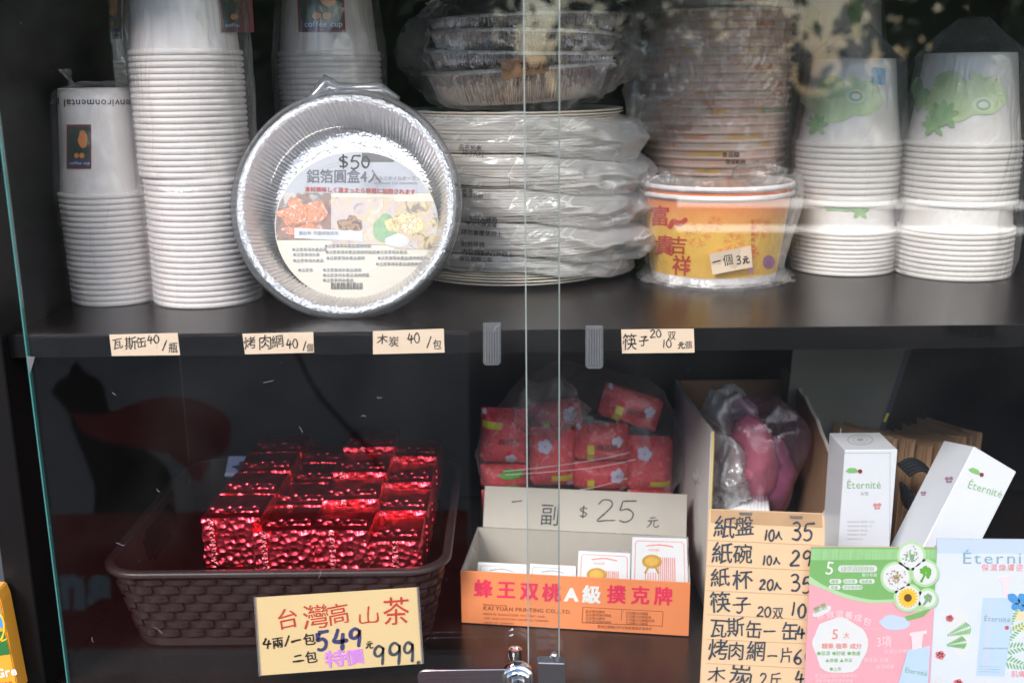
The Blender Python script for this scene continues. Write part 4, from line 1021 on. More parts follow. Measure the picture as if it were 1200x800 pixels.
def put_tea(x,y,z,rz,label,grp,sc=1,k=None):
    k=random.randrange(3) if k is None else k
    if not used[k]: t=variants[k]; used[k]=True
    else: t=copy_tree(variants[k])
    t.location=(x,y,z); t.rotation_euler=(0,random.uniform(-.02,.02),rz); t.scale=(sc,1,1); tag(t,label,'tea pack',grp)
    return t
xs=[at(p_,640,.10).x for p_ in (284,342,406,463)]
cn=['leftmost','second left','third','rightmost']; rn=['front','second','third','back']
ztop=[.012,.0,-.001,-.013]
for c_ in range(4):
    for r_ in range(4):
        dz=ztop[c_]+(0.0 if not(c_==3 and r_==0) else -.004)+(.006*r_ if c_ in (2,3) and r_ else 0)+random.uniform(-.001,.001)
        put_tea(xs[c_]+.0015*r_,rows_y[r_]+(.004 if c_==0 else 0),tb0+ht+.002+max(0,dz+.013)-.0,random.uniform(-.05,.05),f'red foil tea pack in the {rn[r_]} row, {cn[c_]} column of the basket','red foil tea packs in the basket')
        put_tea(bcx+(xs[c_]-bcx)*.9,.118+r_*.0605,tb0,random.uniform(-.03,.03),f'red foil tea pack in the lower layer, under the {rn[r_]} row, {cn[c_]} column','red foil tea packs in the basket')
# silver seam along the left column
P=at(279,621,rows_y[0]-.030)
# blue and white card packet on top
pl=PL(at(298,545,.262),(0,-.75,.66))
t=thing('card_packet','small blue and white picture packet on the back left of the tea packs','packet',pl(298,557))
b=bmesh.new(); solid(b,[(268,534),(323,534),(320,558),(263,558)],pl,.008,bev=.0006); obj('packet_body',b,pm('pale_lilac_packet',(.42,.44,.72),rough=.35,var=.1),t,world=True,smooth=30)
b=bmesh.new(); blob(b,288,546,13,6,pl,.0006,.4,3); blob(b,302,549,8,4,pl,.0006,.4,5); obj('dark_picture',b,M['dkblue'],t,world=True)
b=bmesh.new(); flat(b,[(264,553.5),(320,554),(319,557),(263,557)],pl,.0006); obj('white_strip',b,M['white'],t,world=True)

# big price sign for the tea
pS=PY(-.020)
t=thing('price_sign','yellow handwritten sign offering Taiwan high mountain tea at 549 and 999','price sign',pS(396,790))
b=bmesh.new(); solid(b,[(299,700),(489,688),(495,777),(305,791)],pS,.0008); obj('sign_card',b,M['card'],t,world=True)
b=bmesh.new(); solid(b,[(297,699.5),(300,699.3),(306,791.5),(303,792)],pS,.0012,off=.0006); solid(b,[(488,687.8),(491,687.6),(497,777),(494,777.5)],pS,.0012,off=.0006); obj('plastic_sleeve_edge',b,M['clip'],t,world=True)
b=bmesh.new(); text(b,'台灣高',325,737,28,pS,rot=4,hand=1,bold=-.002,off=.0006,sx=1.06); text(b,'山',420,731,28,pS,rot=4,hand=1,off=.0006,pen=2,sx=.95); text(b,'茶',448,729,34,pS,rot=4,hand=1,off=.0006,sx=.93,bold=0); obj('red_lettering',b,M['red_ink'],t,world=True)
b=bmesh.new(); text(b,'4',308,759,15,pS,rot=3,hand=1,off=.0006,pen=2.4,sx=1.1); text(b,'兩/一包',319,758,15,pS,rot=3,hand=1,bold=.014,off=.0006,pen=2.2,sx=.98); text(b,'二包',343,778,16,pS,rot=3,hand=1,bold=.014,off=.0006,pen=2.2,sx=.95); text(b,'元',428,759,11,pS,rot=3,hand=1,off=.0006,pen=1.4,sx=.9); text(b,'元',487,779,7,pS,rot=3,hand=1,off=.0006,pen=1); obj('black_lettering',b,M['ink'],t,world=True)
b=bmesh.new(); text(b,'549',372,762,29,pS,rot=3,hand=.6,off=.0006,pen=4.6,sx=.93); obj('navy_lettering',b,M['navy_ink'],t,world=True)
b=bmesh.new(); text(b,'999',440,781,31,pS,rot=5,hand=.6,off=.0006,pen=3.6,sx=.78); obj('slate_lettering',b,M['bluegrey_ink'],t,world=True)
b=bmesh.new(); text(b,'特價',381,781,20,pS,rot=4,hand=1,bold=.022,off=.0006,sx=1.2); obj('violet_lettering',b,M['violet_ink'],t,world=True)

# ------------------------------------------------------------------ playing card box
BL=atz(541,729,FL+.001); BR=atz(807,745,FL+.001)
ax=(BR-BL); ax.z=0; wdt=ax.length; ax.normalize(); nf=Vector((ax.y,-ax.x,0))
pF_=PL(BL,nf); nf=pF_.n
hF=(pF_(537,668)-pF_(541,729)).z
ang=math.atan2(ax.y,ax.x)
cbx=thing('card_box','open orange display box of playing cards with a handwritten $25 lid','card box',BL,(0,0,ang))
D=.104; hb=hF+.002; th=.0013
# local frame: x along the front, y into the cabinet
obj('front_panel',newbox(0,wdt,0,th,0,hF,bev=.0003),[M['orangeprint']],cbx)
obj('front_liner',newbox(th,wdt-th,th+.0002,th+.0008,.001,hF-.0006),M['greyboard'],cbx)
obj('base_panel',newbox(th,wdt-th,th,D,0,th),M['greyboard'],cbx)
obj('back_panel',newbox(0,wdt,D,D+th,0,hb),M['greyboard'],cbx)
for s_ in (0,1):
    x=0 if s_==0 else wdt-th; b=bmesh.new(); pts=[(th+.0002,0),(D-.0002,0),(D-.0002,hb-.001),(th+.0002,hF-.001)]
    v=[b.verts.new((x,p_[0],p_[1])) for p_ in pts]; v2=[b.verts.new((x+th,p_[0],p_[1])) for p_ in pts]
    b.faces.new(v); b.faces.new(v2[::-1])
    for i in range(4): b.faces.new((v[i],v[(i+1)%4],v2[(i+1)%4],v2[i]))
    obj('side_panel',b,M['greyboard'],cbx)
lidM=Matrix.Translation((0,D+th,hb+.0003))@Matrix.Rotation(R(-24),4,'X')
lh=.046
def lp(): return 0
b=newbox(.006,wdt-.002,0,th,0,lh,bev=.0003,M=lidM); obj('lid',b,M['greyboard'],cbx)
Mc=Matrix.Translation(BL)@Matrix.Rotation(ang,4,'Z')
class LP:
    def __init__(s,Mx,par): s.M=Mx; s.n=(Mx.to_3x3()@Vector((0,-1,0))).normalized(); s.pl=PL(Mx@Vector((0,0,0)),s.n); s.I=par.inverted()
    def __call__(s,px,py,off=0): return s.I@s.pl(px,py,off)
mLid2=LP(Mc@lidM,Mc)
b=bmesh.new(); text(b,'一',599,594,20,mLid2,hand=1,pen=1.5,off=.0006,rot=0,sx=.8); text(b,'副',632,612,27,mLid2,hand=1,off=.0006,rot=-2,sx=.85,bold=-.003); text(b,'$',679,605,14,mLid2,hand=1,pen=1.6,off=.0006); text(b,'25',699,611,32,mLid2,hand=.5,pen=1.7,off=.0006,sx=1.15,rot=-2); text(b,'元',757,617,16,mLid2,hand=1,pen=1.3,off=.0006,sx=1); obj('handwritten_price',b,M['ink'],cbx)
mFr=LP(Mc,Mc)
b=bmesh.new()
for ch,x,y in (('蜂',555,697),('王',582,698.5),('双',609,700),('桃',635,702)): text(b,ch,x,y,22,mFr,bold=.034,off=.0004,rot=-2,sx=1.0)
for ch,x,y in (('撲',711,704),('克',739,705),('牌',766,706)): text(b,ch,x,y,22,mFr,bold=.034,off=.0004,rot=-2,sx=1.0)
obj('red_lettering',b,M['magenta_txt'],cbx)
b=bmesh.new(); text(b,'A',662,703,20,mFr,bold=.05,off=.0004,rot=-2,sx=1.1); text(b,'級',682,704,22,mFr,bold=.034,off=.0004,rot=-2); obj('white_lettering',b,M['whitetxt'],cbx)
b=bmesh.new(); text(b,'KAI YUAN PRINTING CO.,LTD.',566,714,6.2,mFr,bold=.02,off=.0004,rot=-2.6,sx=1.12)
for k,(s_,x,y) in enumerate((('Manufactured by',566,709),('PRIVATE WAN-POKER FACTORY AND',566,720),('OFF. AND FACTORY ADDRESS TAIWAN',567,725),('MADE IN TAIWAN',567,730))): text(b,s_,x,y,3.6,mFr,off=.0004,rot=-2.6,sx=1.1)
for k in range(4):
    text(b,'品名撲克牌材質紙類'[:6+k%2*2],686,717+k*4,3.8,mFr,off=.0004,rot=-2.6); text(b,'公司開元印刷股份有限'[:7+k%3],733,719+k*4,3.8,mFr,off=.0004,rot=-2.6)
text(b,'製造日期標示於包裝底部請妥善保存',700,735,4,mFr,off=.0004,rot=-2.6)
L_=[(683,711),(777,716),(776,733),(682,729)]
for i in range(4): stroke(b,[L_[i],L_[(i+1)%4]],.7,mFr,.0004,sm=False,taper=False)
stroke(b,[(729,714),(728,726)],.6,mFr,.0004,sm=False,taper=False)
obj('small_lettering',b,M['browntxt'],cbx)
# decks
def deck(quad,plp,par_label,red):
    t=thing('card_deck',par_label,'playing cards',plp(quad[3][0],quad[3][1]),group='playing card packs in the orange box')
    b=bmesh.new(); solid(b,quad,plp,.014,bev=.0005); obj('tuck_box',b,M['white'],t,world=True,smooth=30)
    def qp(u,v):
        return (quad[0][0]*(1-u)*(1-v)+quad[1][0]*u*(1-v)+quad[2][0]*u*v+quad[3][0]*(1-u)*v, quad[0][1]*(1-u)*(1-v)+quad[1][1]*u*(1-v)+quad[2][1]*u*v+quad[3][1]*(1-u)*v)
    b=bmesh.new(); P_=[qp(.10,.06),qp(.90,.06),qp(.94,.10),qp(.94,.92),qp(.9,.95),qp(.1,.95),qp(.06,.92),qp(.06,.10)]
    for i in range(8): stroke(b,[P_[i],P_[(i+1)%8]],.8,plp,.0004,sm=False,taper=False)
    s0=qp(.25,.15); s1=qp(.75,.15); stroke(b,[s0,((s0[0]+s1[0])/2,s0[1]-1.5),s1],1.6,plp,.0004)
    obj('border_print',b,M['pinkline'] if red else M['greyline'],t,world=True)
    if red:
        b=bmesh.new()
        for i in range(9):
            u=.48+i*.036; stroke(b,[qp(u,.34),qp(u,.84)],1.1,plp,.0004,sm=False,taper=False)
        for i in range(5): 
            u=.25+i*.045; stroke(b,[qp(u,.62),qp(u,.84)],1.1,plp,.0004,sm=False,taper=False)
        obj('stripe_print',b,M['pinkline'],t,world=True)
        c_=qp(.36,.42); b=bmesh.new(); blob(b,c_[0],c_[1],11.5,8,plp,.0007); stroke(b,[(c_[0]-3,c_[1]+4),(c_[0]-8,c_[1]+14)],5,plp,.0006,sm=False); stroke(b,[(c_[0]+3,c_[1]+4),(c_[0]+8,c_[1]+14)],5,plp,.0006,sm=False); obj('gold_medal_print',b,M['gold'],t,world=True)
        b=bmesh.new(); blob(b,c_[0],c_[1],8,5.5,plp,.0009); obj('medal_face_print',b,pm('light_gold',(.68,.42,.08),var=.15,vs=300),t,world=True)
        b=bmesh.new(); text(b,'POKER',qp(.3,.24)[0],qp(.3,.24)[1],4,plp,off=.0004); obj('lettering',b,M['pinkline'],t,world=True)
    return t
def dplane(dy,tilt):
    P_=Mc@Vector((wdt*.5,dy,0.004)); n_=Matrix.Rotation(ang,3,'Z')@Vector((0,-math.cos(R(tilt)),math.sin(R(tilt)))); return PL(P_,n_)
deck([(741,629),(805,631),(807,697),(739,695)],dplane(.022,14),'rightmost playing card pack, standing highest in the orange box, gold medal print',True)
deck([(678,645),(739,648),(738,712),(675,709)],dplane(.020,16),'second playing card pack from the right, half hidden, with gold medal print',True)
deck([(560,658),(617,661),(616,722),(556,719)],dplane(.016,30),'leftmost playing card pack lying low with grey border print',False)
deck([(621,660),(675,663),(674,724),(618,721)],dplane(.016,30),'playing card pack with grey border print behind the glass door edges',False)

# ------------------------------------------------------------------ red snack packets in a clear bag
SY=.275
def packet(cx,cy,wp,hp,rot,Y,label,kind=0,dep=.035):
    pl=PY(Y); ca,sa=math.cos(R(rot)),math.sin(R(rot))
    tr=lambda u,v:(cx+(u*wp/2)*ca+(v*hp/2)*sa,cy-(u*wp/2)*sa+(v*hp/2)*ca)
    t=thing('snack_packet',label,'snack packet',pl(*tr(0,1)),group='red snack packets in the clear bag')
    b=bmesh.new(); n=10; V=[]
    for sd_ in (0,1):
        G_=[]
        for j in range(n+1):
            row=[]
            for i in range(n+1):
                u=-1+2*i/n; v=-1+2*j/n; pil=(1-u**4)*(1-v**4); p=pl(*tr(u,v)); p=p+Vector((0,(-1 if sd_==0 else 1)*pil*dep*.5+dep*.5+.0015*noise.noise(Vector((u*5,v*5,cx))),0)); row.append(b.verts.new(p))
            G_.append(row)
        for j in range(n):
            for i in range(n): b.faces.new((G_[j][i],G_[j][i+1],G_[j+1][i+1],G_[j+1][i]))
    bmesh.ops.remove_doubles(b,verts=b.verts,dist=.0008); obj('wrapper',b,M['red'],t,world=True,smooth=60)
    class MP:
        n=pl.n
        def __call__(s,px,py,off=0):
            du=px-cx; dv=py-cy; u=(du*ca-dv*sa)/(wp/2); v=(du*sa+dv*ca)/(hp/2); u=max(-1,min(1,u)); v=max(-1,min(1,v)); pil=(1-u**4)*(1-v**4)
            return pl(px,py)+Vector((0,-pil*dep*.5+dep*.5-.0022-off,0))
    mp=MP()
    def g(u0,v0,u1,v1): return [tr(u0,v0),tr(u1,v0),tr(u1,v1),tr(u0,v1)]
    if kind==0:
        if hp>=wp: yl=g(-.92,-.62,-.1,-.38); fl_=(.35,.72)
        else: yl=g(-.55,-.1,-.3,.85); fl_=(.55,-.25)
        if rot>90: pass
        obj('yellow_label',grid(bmesh.new(),yl,mp,4,2,.0004),M['yellow'],t,world=True)
        b=bmesh.new(); x,y=tr(*fl_)
        for k in range(5): a=k*2*PI/5; blob(b,x+4*math.cos(a),y+3.6*math.sin(a),3.4,3.2,mp,.0006,.1,k,n=12,rings=2)
        blob(b,tr(-.85,-.9)[0],tr(-.85,-.9)[1],3,3,mp,.0006,n=10,rings=2)
        obj('flower_print',b,M['lilac'],t,world=True)
        b=bmesh.new(); x,y=tr(-.2,.15); text(b,'梅花糖',x,y,8,mp,off=.0007,rot=rot,bold=.02); obj('lettering',b,M['maroon'],t,world=True)
    elif kind==1:
        if hp>=wp: yl=g(-.05,.5,.85,.72); fl_=(-.35,-.5)
        else: yl=g(-.55,-.0,-.3,.9); fl_=(.55,-.25)
        obj('yellow_label',grid(bmesh.new(),yl,mp,4,2,.0004),M['yellow'],t,world=True)
        b=bmesh.new(); x,y=tr(*fl_)
        for k in range(5): a=k*2*PI/5; blob(b,x+5*math.cos(a),y+4.6*math.sin(a),4,3.8,mp,.0006,.1,k,n=12,rings=2)
        x,y=tr(.75,.85); blob(b,x,y,4,4,mp,.0006,n=10,rings=2); obj('flower_print',b,M['lilac'],t,world=True)
    else:
        b=bmesh.new(); blob(b,cx+8,cy-7,14,5,mp,.0005,.2,3); blob(b,cx+8,cy+8,12,4,mp,.0005,.2,4); obj('green_leaf_print',b,M['green'],t,world=True)
    return t
packet(590,515,55,64,-2,SY,'red yellow-labelled packet at the far left, above the one with green leaves',0)
packet(648,540,54,68,0,SY,'upright red packet with lilac flowers behind the overlapping glass edges',1)
packet(706,523,64,44,0,SY,'wide red packet in the middle of the snack bag, under the tilted one',0)
packet(706,562,64,32,0,SY,'wide red packet at the bottom middle of the snack bag',1)
packet(764,548,53,64,-2,SY,'upright red packet at the right end of the snack bag',1)
packet(741,482,72,40,-17,SY+.005,'tilted red packet on top of the pile in the snack bag',0)
packet(591,563,56,27,0,SY,'red packet with green leaf print at the bag\'s bottom left',2)
packet(652,492,60,36,8,SY+.045,'dim red packet lying behind the pile in the snack bag',1)
for x_,w_ in ((591,'leftmost'),(650,'second'),(706,'third'),(764,'rightmost')): packet(x_,606,54,52,0,SY,w_+' snack packet of the bottom row behind the grey card lid',1)
P=at(678,525,SY+.02)
sb=crumple('plastic_bag',P+Vector((0,0,-.005)),(.118,.062,.105),M['film_dark'],'clear stretched bag round the red snack packets',81,amp=.010,f=10,seg=110,rings=60)
pl=PY(SY-.035); b=bmesh.new()
for L2 in ([(590,552),(630,548),(690,540),(738,530)],[(592,556),(640,553),(700,547),(745,538)],[(670,575),(700,570),(735,560)]):
    tube(b,[pl(x,y) for x,y in smooth_line(L2)],.00038,5)
obj('crease_highlight',b,pm('white_crease_glint',(.75,.72,.74),rough=.2),sb,world=True)  # white threads stand in for highlights along the stretched film
P=at(648,478,SY-.01); crumple('bag_knot',P,(.040,.022,.032),M['film_dark'],'',83,amp=.016,f=26,seg=60,rings=30,parent=sb)

# ------------------------------------------------------------------ big carton at the right
Yc0=.13
cx0=at(831,560,Yc0).x; cx1=at(985,560,Yc0).x; Yc1=Yc0+.235
ct=thing('cut_carton','pale corrugated carton with its front cut away, holding bags and pink goods','carton',((cx0+cx1)/2,(Yc0+Yc1)/2,FL))
zc=lambda py,Y: at(600,py,Y).z
z_f=zc(508,Yc0); z_b=zc(444,Yc1)
zbk=zc(447,Yc1)
def yz(name,x,thk,pts,m):
    b=bmesh.new(); v=[b.verts.new((x,y,z)) for y,z in pts]; v2=[b.verts.new((x+thk,y,z)) for y,z in pts]; k=len(pts)
    b.faces.new(v); b.faces.new(v2[::-1])
    for i in range(k): b.faces.new((v[i],v[(i+1)%k],v2[(i+1)%k],v2[i]))
    return obj(name,b,m,ct,world=True)
prof=[(Yc0,FL+.002),(Yc1,FL+.002),(Yc1,zbk)]
n=10
for i in range(1,n+1):
    u=i/n; y=Yc1-(Yc1-Yc0)*u; prof.append((y,zbk+(z_f-zbk)*u**1.6))
yz('left_wall',cx0,.0035,prof,M['carton'])
yz('left_liner',cx0+.0037,.0008,prof,M['kraft'])
b=bmesh.new()
box(b,cx0+.0014,cx0+.0034,Yc0-.0012,Yc0-.0002,FL+.002,z_f); obj('torn_edge',b,M['kraftedge'],ct,world=True)
prof=[(Yc0,FL+.002),(Yc1,FL+.002),(Yc1,zbk+.012)]
for i in range(1,15):
    u=i/14; y=Yc1-(Yc1-Yc0)*u; prof.append((y,zbk+.012-.055*u**2.6+.0015*math.sin(i*2.3)))
yz('right_wall',cx1-.0045,.0008,prof,M['kraft']); yz('right_skin',cx1-.0035,.0035,prof,M['carton'])
obj('back_wall',newbox(cx0+.005,cx1-.005,Yc1-.004,Yc1-.0005,FL+.002,zbk),M['kraft'],ct,world=True)
pl=PY(Yc0-.0004)
b=bmesh.new(); rag=[(cx1,FL+.002),(cx1,pl(985,505).z)]
zz0=pl(600,612).z
pts=[]
px_=[(986,502),(984,520),(978,535),(980,548),(973,560),(975,572),(969,582),(971,592),(965,602),(950,606),(905,603),(860,601),(835,600)]
P2=[pl(x,y) for x,y in px_]
V=[b.verts.new(Vector((cx1,Yc0-.0005,FL+.002)))]+[b.verts.new(p) for p in P2]+[b.verts.new(Vector((cx0+.001,Yc0-.0005,FL+.002)))]
b.faces.new(V); r=bmesh.ops.extrude_face_region(b,geom=list(b.faces)); bmesh.ops.translate(b,verts=[v for v in r['geom'] if isinstance(v,bmesh.types.BMVert)],vec=(0,.0035,0))
obj('front_flap',b,M['carton'],ct,world=True)
# contents
def goods(label,px,py,Y,rad,m,seed,rot,cat='package',amp=.005,f=22):
    o=crumple('wrapped_package',at(px,py,Y),rad,m,label,seed,amp=amp,f=f,seg=56,rings=32,rot=rot); o['category']=cat; return o
goods('hot pink wrapped package standing in the cut carton',882,543,.21,(.026,.022,.052),M['flesh'],91,-8,f=14)
goods('magenta wrapped package beside the hot pink one in the cut carton',908,556,.225,(.022,.02,.048),M['magplastic'],92,-4,f=14)
crumple('plastic_bag',at(848,492,.25),(.030,.03,.040),M['film_milky'],'milky crumpled bag at the upper left inside the cut carton',93,amp=.014,f=26)
crumple('plastic_bag',at(850,560,.19),(.024,.03,.042),M['film_milky'],'milky crumpled bag low at the left inside the cut carton',94,amp=.012,f=26)
crumple('plastic_bag',at(893,527,.22),(.044,.038,.064),M['film_pink'],'mauve clear bag enclosing the pink packages in the carton',95,amp=.013,f=12,seg=90,rings=50)
# ribbed white item (chopstick sleeves)
t=thing('chopstick_bundle','white ribbed bundle of wrapped chopsticks low in the cut carton','chopsticks',at(878,600,.17))
for k in range(11):
    b=bmesh.new(); x=854+k*4.6; p0=at(x,604,.155); p1=at(862+k*3.6,582-3*math.sin(k/10*PI),.20); tube(b,[p0,p1],.0024,8); obj('chopstick_sleeve',b,M['white'],t,world=True,smooth=180)
obj('bundle_base',newbox(at(851,604,.16).x,at(903,604,.16).x,.158,.2,FL+.003,at(870,606,.16).z),M['white'],t,world=True)

# handwritten price board
pB_=PY(-.014)
t=thing('price_board','tall peach board listing handwritten prices from 紙盤 down to 木炭','price board',pB_(890,812))
b=bmesh.new(); solid(b,[(832,597),(963,602),(967,606),(964,812),(820,812),(831,598)],pB_,.003,bev=.0005); obj('board',b,M['board'],t,world=True,smooth=30)
b=bmesh.new(); solid(b,[(833,597.2),(963,602.2),(964,618),(833,612)],pB_,.0002,off=.0004); obj('stained_top_strip',b,pm('worn_tan',(.55,.34,.19),var=.25,vs=25),t,world=True)
b=bmesh.new()
for y0,y1 in ((632,638),(662,668),(691,697),(719,726),(748,754),(776,783)): solid(b,[(828,y0),(962,y1),(962,y1+1),(828,y0+1)],pB_,.0002,off=.0003)
obj('ruled_line',b,pm('darker_seam',(.62,.40,.24)),t,world=True)
b=bmesh.new(); PN=2.5
for s_,x,y,z,sx,pn in (('紙盤',835,626,27,.95,2),('10入',895,632,15,.72,2.2),('35',927,632,24,.83,2.6),
  ('紙碗',833,656,27,.95,2),('10入',893,661,15,.72,2.2),('29',926,662,24,.83,2.6),
  ('紙杯',832,686,25,1.02,2),('20入',890,691,15,.78,2.2),('35',926,693,24,.83,2.6),
  ('筷子',831,717,26,.98,2),('20双',887,722,14,.88,2.2),('10',926,722,22,.8,2.6),
  ('瓦斯缶一缶',830,743,23,.92,2),('40',934,748,20,.8,2.6),
  ('烤肉網',829,770,24,.93,2),('一片',898,775,20,.8,2.2),('60',930,778,22,.8,2.6),
  ('木炭',828,799,25,1,2),('1.2斤',876,802,17,.85,2.2),('40',932,803,22,.8,2.6)):
    text(b,s_,x,y,z,pB_,hand=1,pen=pn,off=.0007,rot=-3,sx=sx,bold=.006,seed=int(y))
obj('lettering',b,M['bluegrey_ink'],t,world=True)
b=bmesh.new()
for x,y in ((866,600),(925,604)): solid(b,[(x,y),(x+16,y+.5),(x+15,y+4),(x+1,y+3.5)],pB_,.0004,off=.0008)
obj('tape_bit',b,M['clip'],t,world=True)

# ------------------------------------------------------------------ white cosmetic boxes
def leaf_logo(b1,b2,x,y,mp,s=1,rot=0):
    ca,sa=math.cos(R(rot)),math.sin(R(rot)); T=lambda u,v:(x+u*ca*s-v*sa*s*-1*0+v*sa*s,y-u*sa*s+v*ca*s)
    f=[T(*p) for p in ((-9,0),(-5,-4),(2,-4),(7,0),(2,2),(-5,2))]; flat(b1,f,mp,.0005)
    c=T(8,0); blob(b2,c[0],c[1],2.6*s,2.6*s,mp,.0006,n=12,rings=2)
def butterfly(b,x,y,mp,s=1):
    for a,b_,c_ in ((-2.4,-1.5,2.6),(2.4,-1.8,2.6),(-1.8,2.2,1.8),(1.8,2.0,1.8)): blob(b,x+a*s,y+b_*s,c_*s,c_*.8*s,mp,.0005,.1,1,n=10,rings=2)
# upright
Y1=.075
pU=PY(Y1); x0=pU(985,600).x; x1=pU(1046,600).x; zt1=pU(1010,527).z
t=thing('cosmetic_box','upright white Éternité box beside the cut carton','cosmetic box',((x0+x1)/2,Y1+.03,FL))
obj('carton_body',newbox(x0,x1,Y1,Y1+(x1-x0),FL+.0005,zt1,bev=.0006),M['whitebox'],t,world=True,smooth=30)
b=bmesh.new(); text(b,'Éternité',992,572,12.5,pU,bold=.0,off=.0005,sx=.93); obj('lettering',b,pm('sage_green_ink',(.22,.42,.18)),t,world=True)
b1=bmesh.new(); b2=bmesh.new(); leaf_logo(b1,b2,1000,552,pU); obj('leaf_logo',b1,M['promo_green'],t,world=True); obj('ladybird_logo',b2,M['maroon'],t,world=True)
b=bmesh.new(); text(b,'永恆',1008,580,5,pU); obj('small_lettering',b,M['greyline'],t,world=True)
b=bmesh.new(); butterfly(b,1028,593,pU); obj('butterfly_print',b,pm('rose_print',(.60,.25,.22)),t,world=True)
b=bmesh.new(); stroke(b,[(986,530.5),(1044,530.5)],.7,pU,.0002,sm=False,taper=False); stroke(b,[(1043.2,530),(1042.5,640)],.6,pU,.0002,sm=False,taper=False); obj('flap_seam',b,M['greyline'],t,world=True)
b=bmesh.new()
for k_ in range(5): text(b,'moisture body care'[:18-k_*2],993,612+k_*5,3.8,pU,off=.0003)
obj('fine_print',b,M['greyline'],t,world=True)
pT=PZ(zt1); b=bmesh.new()
for r0,r1 in ((15,14),(9,8.4)):
    n=30
    A=[b.verts.new(pT(1008+r0*math.cos(2*PI*i/n),515+r0*.42*math.sin(2*PI*i/n),.0003)) for i in range(n)]; Bq=[b.verts.new(pT(1008+r1*math.cos(2*PI*i/n),515+r1*.40*math.sin(2*PI*i/n),.0003)) for i in range(n)]
    for i in range(n): b.faces.new((A[i],A[(i+1)%n],Bq[(i+1)%n],Bq[i]))
blob(b,1008,515,4,1.6,pT,.0003,n=10,rings=2); obj('round_emblem',b,M['greyline'],t,world=True)
# leaning
Y2=.085; pV=PL(at(1150,560,Y2),(.20,-1,.22))
ed=Vector((0,0,0))
t=thing('cosmetic_box','leaning white Éternité box tilted to the right in front of the kraft bags','cosmetic box',(0,0,0))
A0=pV(1142,523); A1=pV(1196,543); Bm=pV(1068,668)
up=(A0-Bm).normalized(); rt=(A1-A0); rt=(rt-up*rt.dot(up)); W2=rt.length; rt.normalize(); nn=pV.n; Lb=.20
t.location=A0-up*Lb; Mt=Matrix((rt,-nn,up)).transposed().to_4x4(); t.rotation_euler=Mt.to_euler()
obj('carton_body',newbox(0,W2,0,W2*.95,0,Lb,bev=.0006),M['whitebox'],t,smooth=30)
MtW=Matrix.Translation(t.location)@Mt; mV=LP(MtW,MtW)
b=bmesh.new(); text(b,'Éternité',1133,571,13.5,mV,off=.0005,rot=-17,sx=.9); obj('lettering',b,pm('sage_green_ink2',(.22,.42,.18)),t)
b1=bmesh.new(); b2=bmesh.new(); leaf_logo(b1,b2,1143,553,mV,1,-22); obj('leaf_logo',b1,M['promo_green'],t); obj('ladybird_logo',b2,M['maroon'],t)
mSide=LP(MtW@Matrix.Rotation(R(-90),4,'Z'),MtW)
b=bmesh.new(); butterfly(b,1112,562,mSide); butterfly(b,1082,578,mSide,.7); obj('butterfly_print',b,pm('mauve_print',(.35,.20,.30)),t)

# kraft bags
kx=[1040,1062,1083,1104,1124,1142]; ky=[497,500,506,502,496,490]
for i in range(6):
    p=at(kx[i],ky[i]+22,.20+.012*i); h=p.z-FL-.001
    t=thing('paper_bag',('leftmost flat kraft paper bag just right of the upright white box','second flat kraft paper bag right of the upright white box','third flat kraft paper bag from the left','fourth flat kraft paper bag from the left','fifth flat kraft paper bag, behind the leaning white box','rightmost flat kraft paper bag, standing furthest back')[i],'paper bag',(p.x,p.y,FL+.001),(R(-4),R(6),R(24)),group='flat kraft paper bags standing in a row')
    b=bmesh.new()
    def sheet(pts,name,m=M['kraft2']):
        b=bmesh.new(); lo=[b.verts.new((x,y,0)) for x,y in pts]; hi=[b.verts.new((x,y,h+.002*math.sin(k*2+i))) for k,(x,y) in enumerate(pts)]
        for k in range(len(pts)-1): b.faces.new((lo[k],lo[k+1],hi[k+1],hi[k]))
        o=obj(name,b,m,t); md=o.modifiers.new('thick','SOLIDIFY'); md.thickness=.0006
    sheet([(-.008,0),(-.007,.085)],'bag_face'); sheet([(.008,0),(.007,.085)],'bag_face')
    sheet([(-.008,0),(-.001,.026),(.008,0)],'gusset'); 
    sheet([(-.0075,.004),(-.004,.02),(-.0015,.001),(.001,.02),(.004,.003)],'inner_fold')
t=thing('handle_cord','dark cord bundle hanging below the kraft bag tops','cord',at(1072,560,.15))
b=bmesh.new()
for k in range(5): tube(b,[at(x+k*3,y+k*3,.17-.004*k) for x,y in smooth_line([(1052,545),(1068,538),(1085,548),(1090,575),(1076,600),(1060,590),(1056,565)])],.0022,6)
obj('cord_loops',b,M['navy'],t,world=True,smooth=180)

# grey folder leaning behind
pl=PL(at(1000,460,.30),(.12,-1,.1))
t=thing('cardboard_folder','grey glossy folder with dark blue edge leaning at the back','folder',pl(990,640))
b=bmesh.new(); solid(b,[(930,405),(1066,405),(1030,512),(990,640),(905,640)],pl,.002); obj('folder_cover',b,M['greysheet'],t,world=True)
b=bmesh.new(); solid(b,[(1064,405),(1070,405),(1034,512),(994,640),(989,640),(1029,511)],pl,.012,off=.001); obj('dark_spine',b,pm('blue_black_spine',(.02,.03,.06),rough=.3),t,world=True)
b=bmesh.new(); flat(b,[(1039,484),(1042,484),(1038,494),(1035,494)],pl,.0014); obj('yellow_mark',b,M['yellow'],t,world=True)

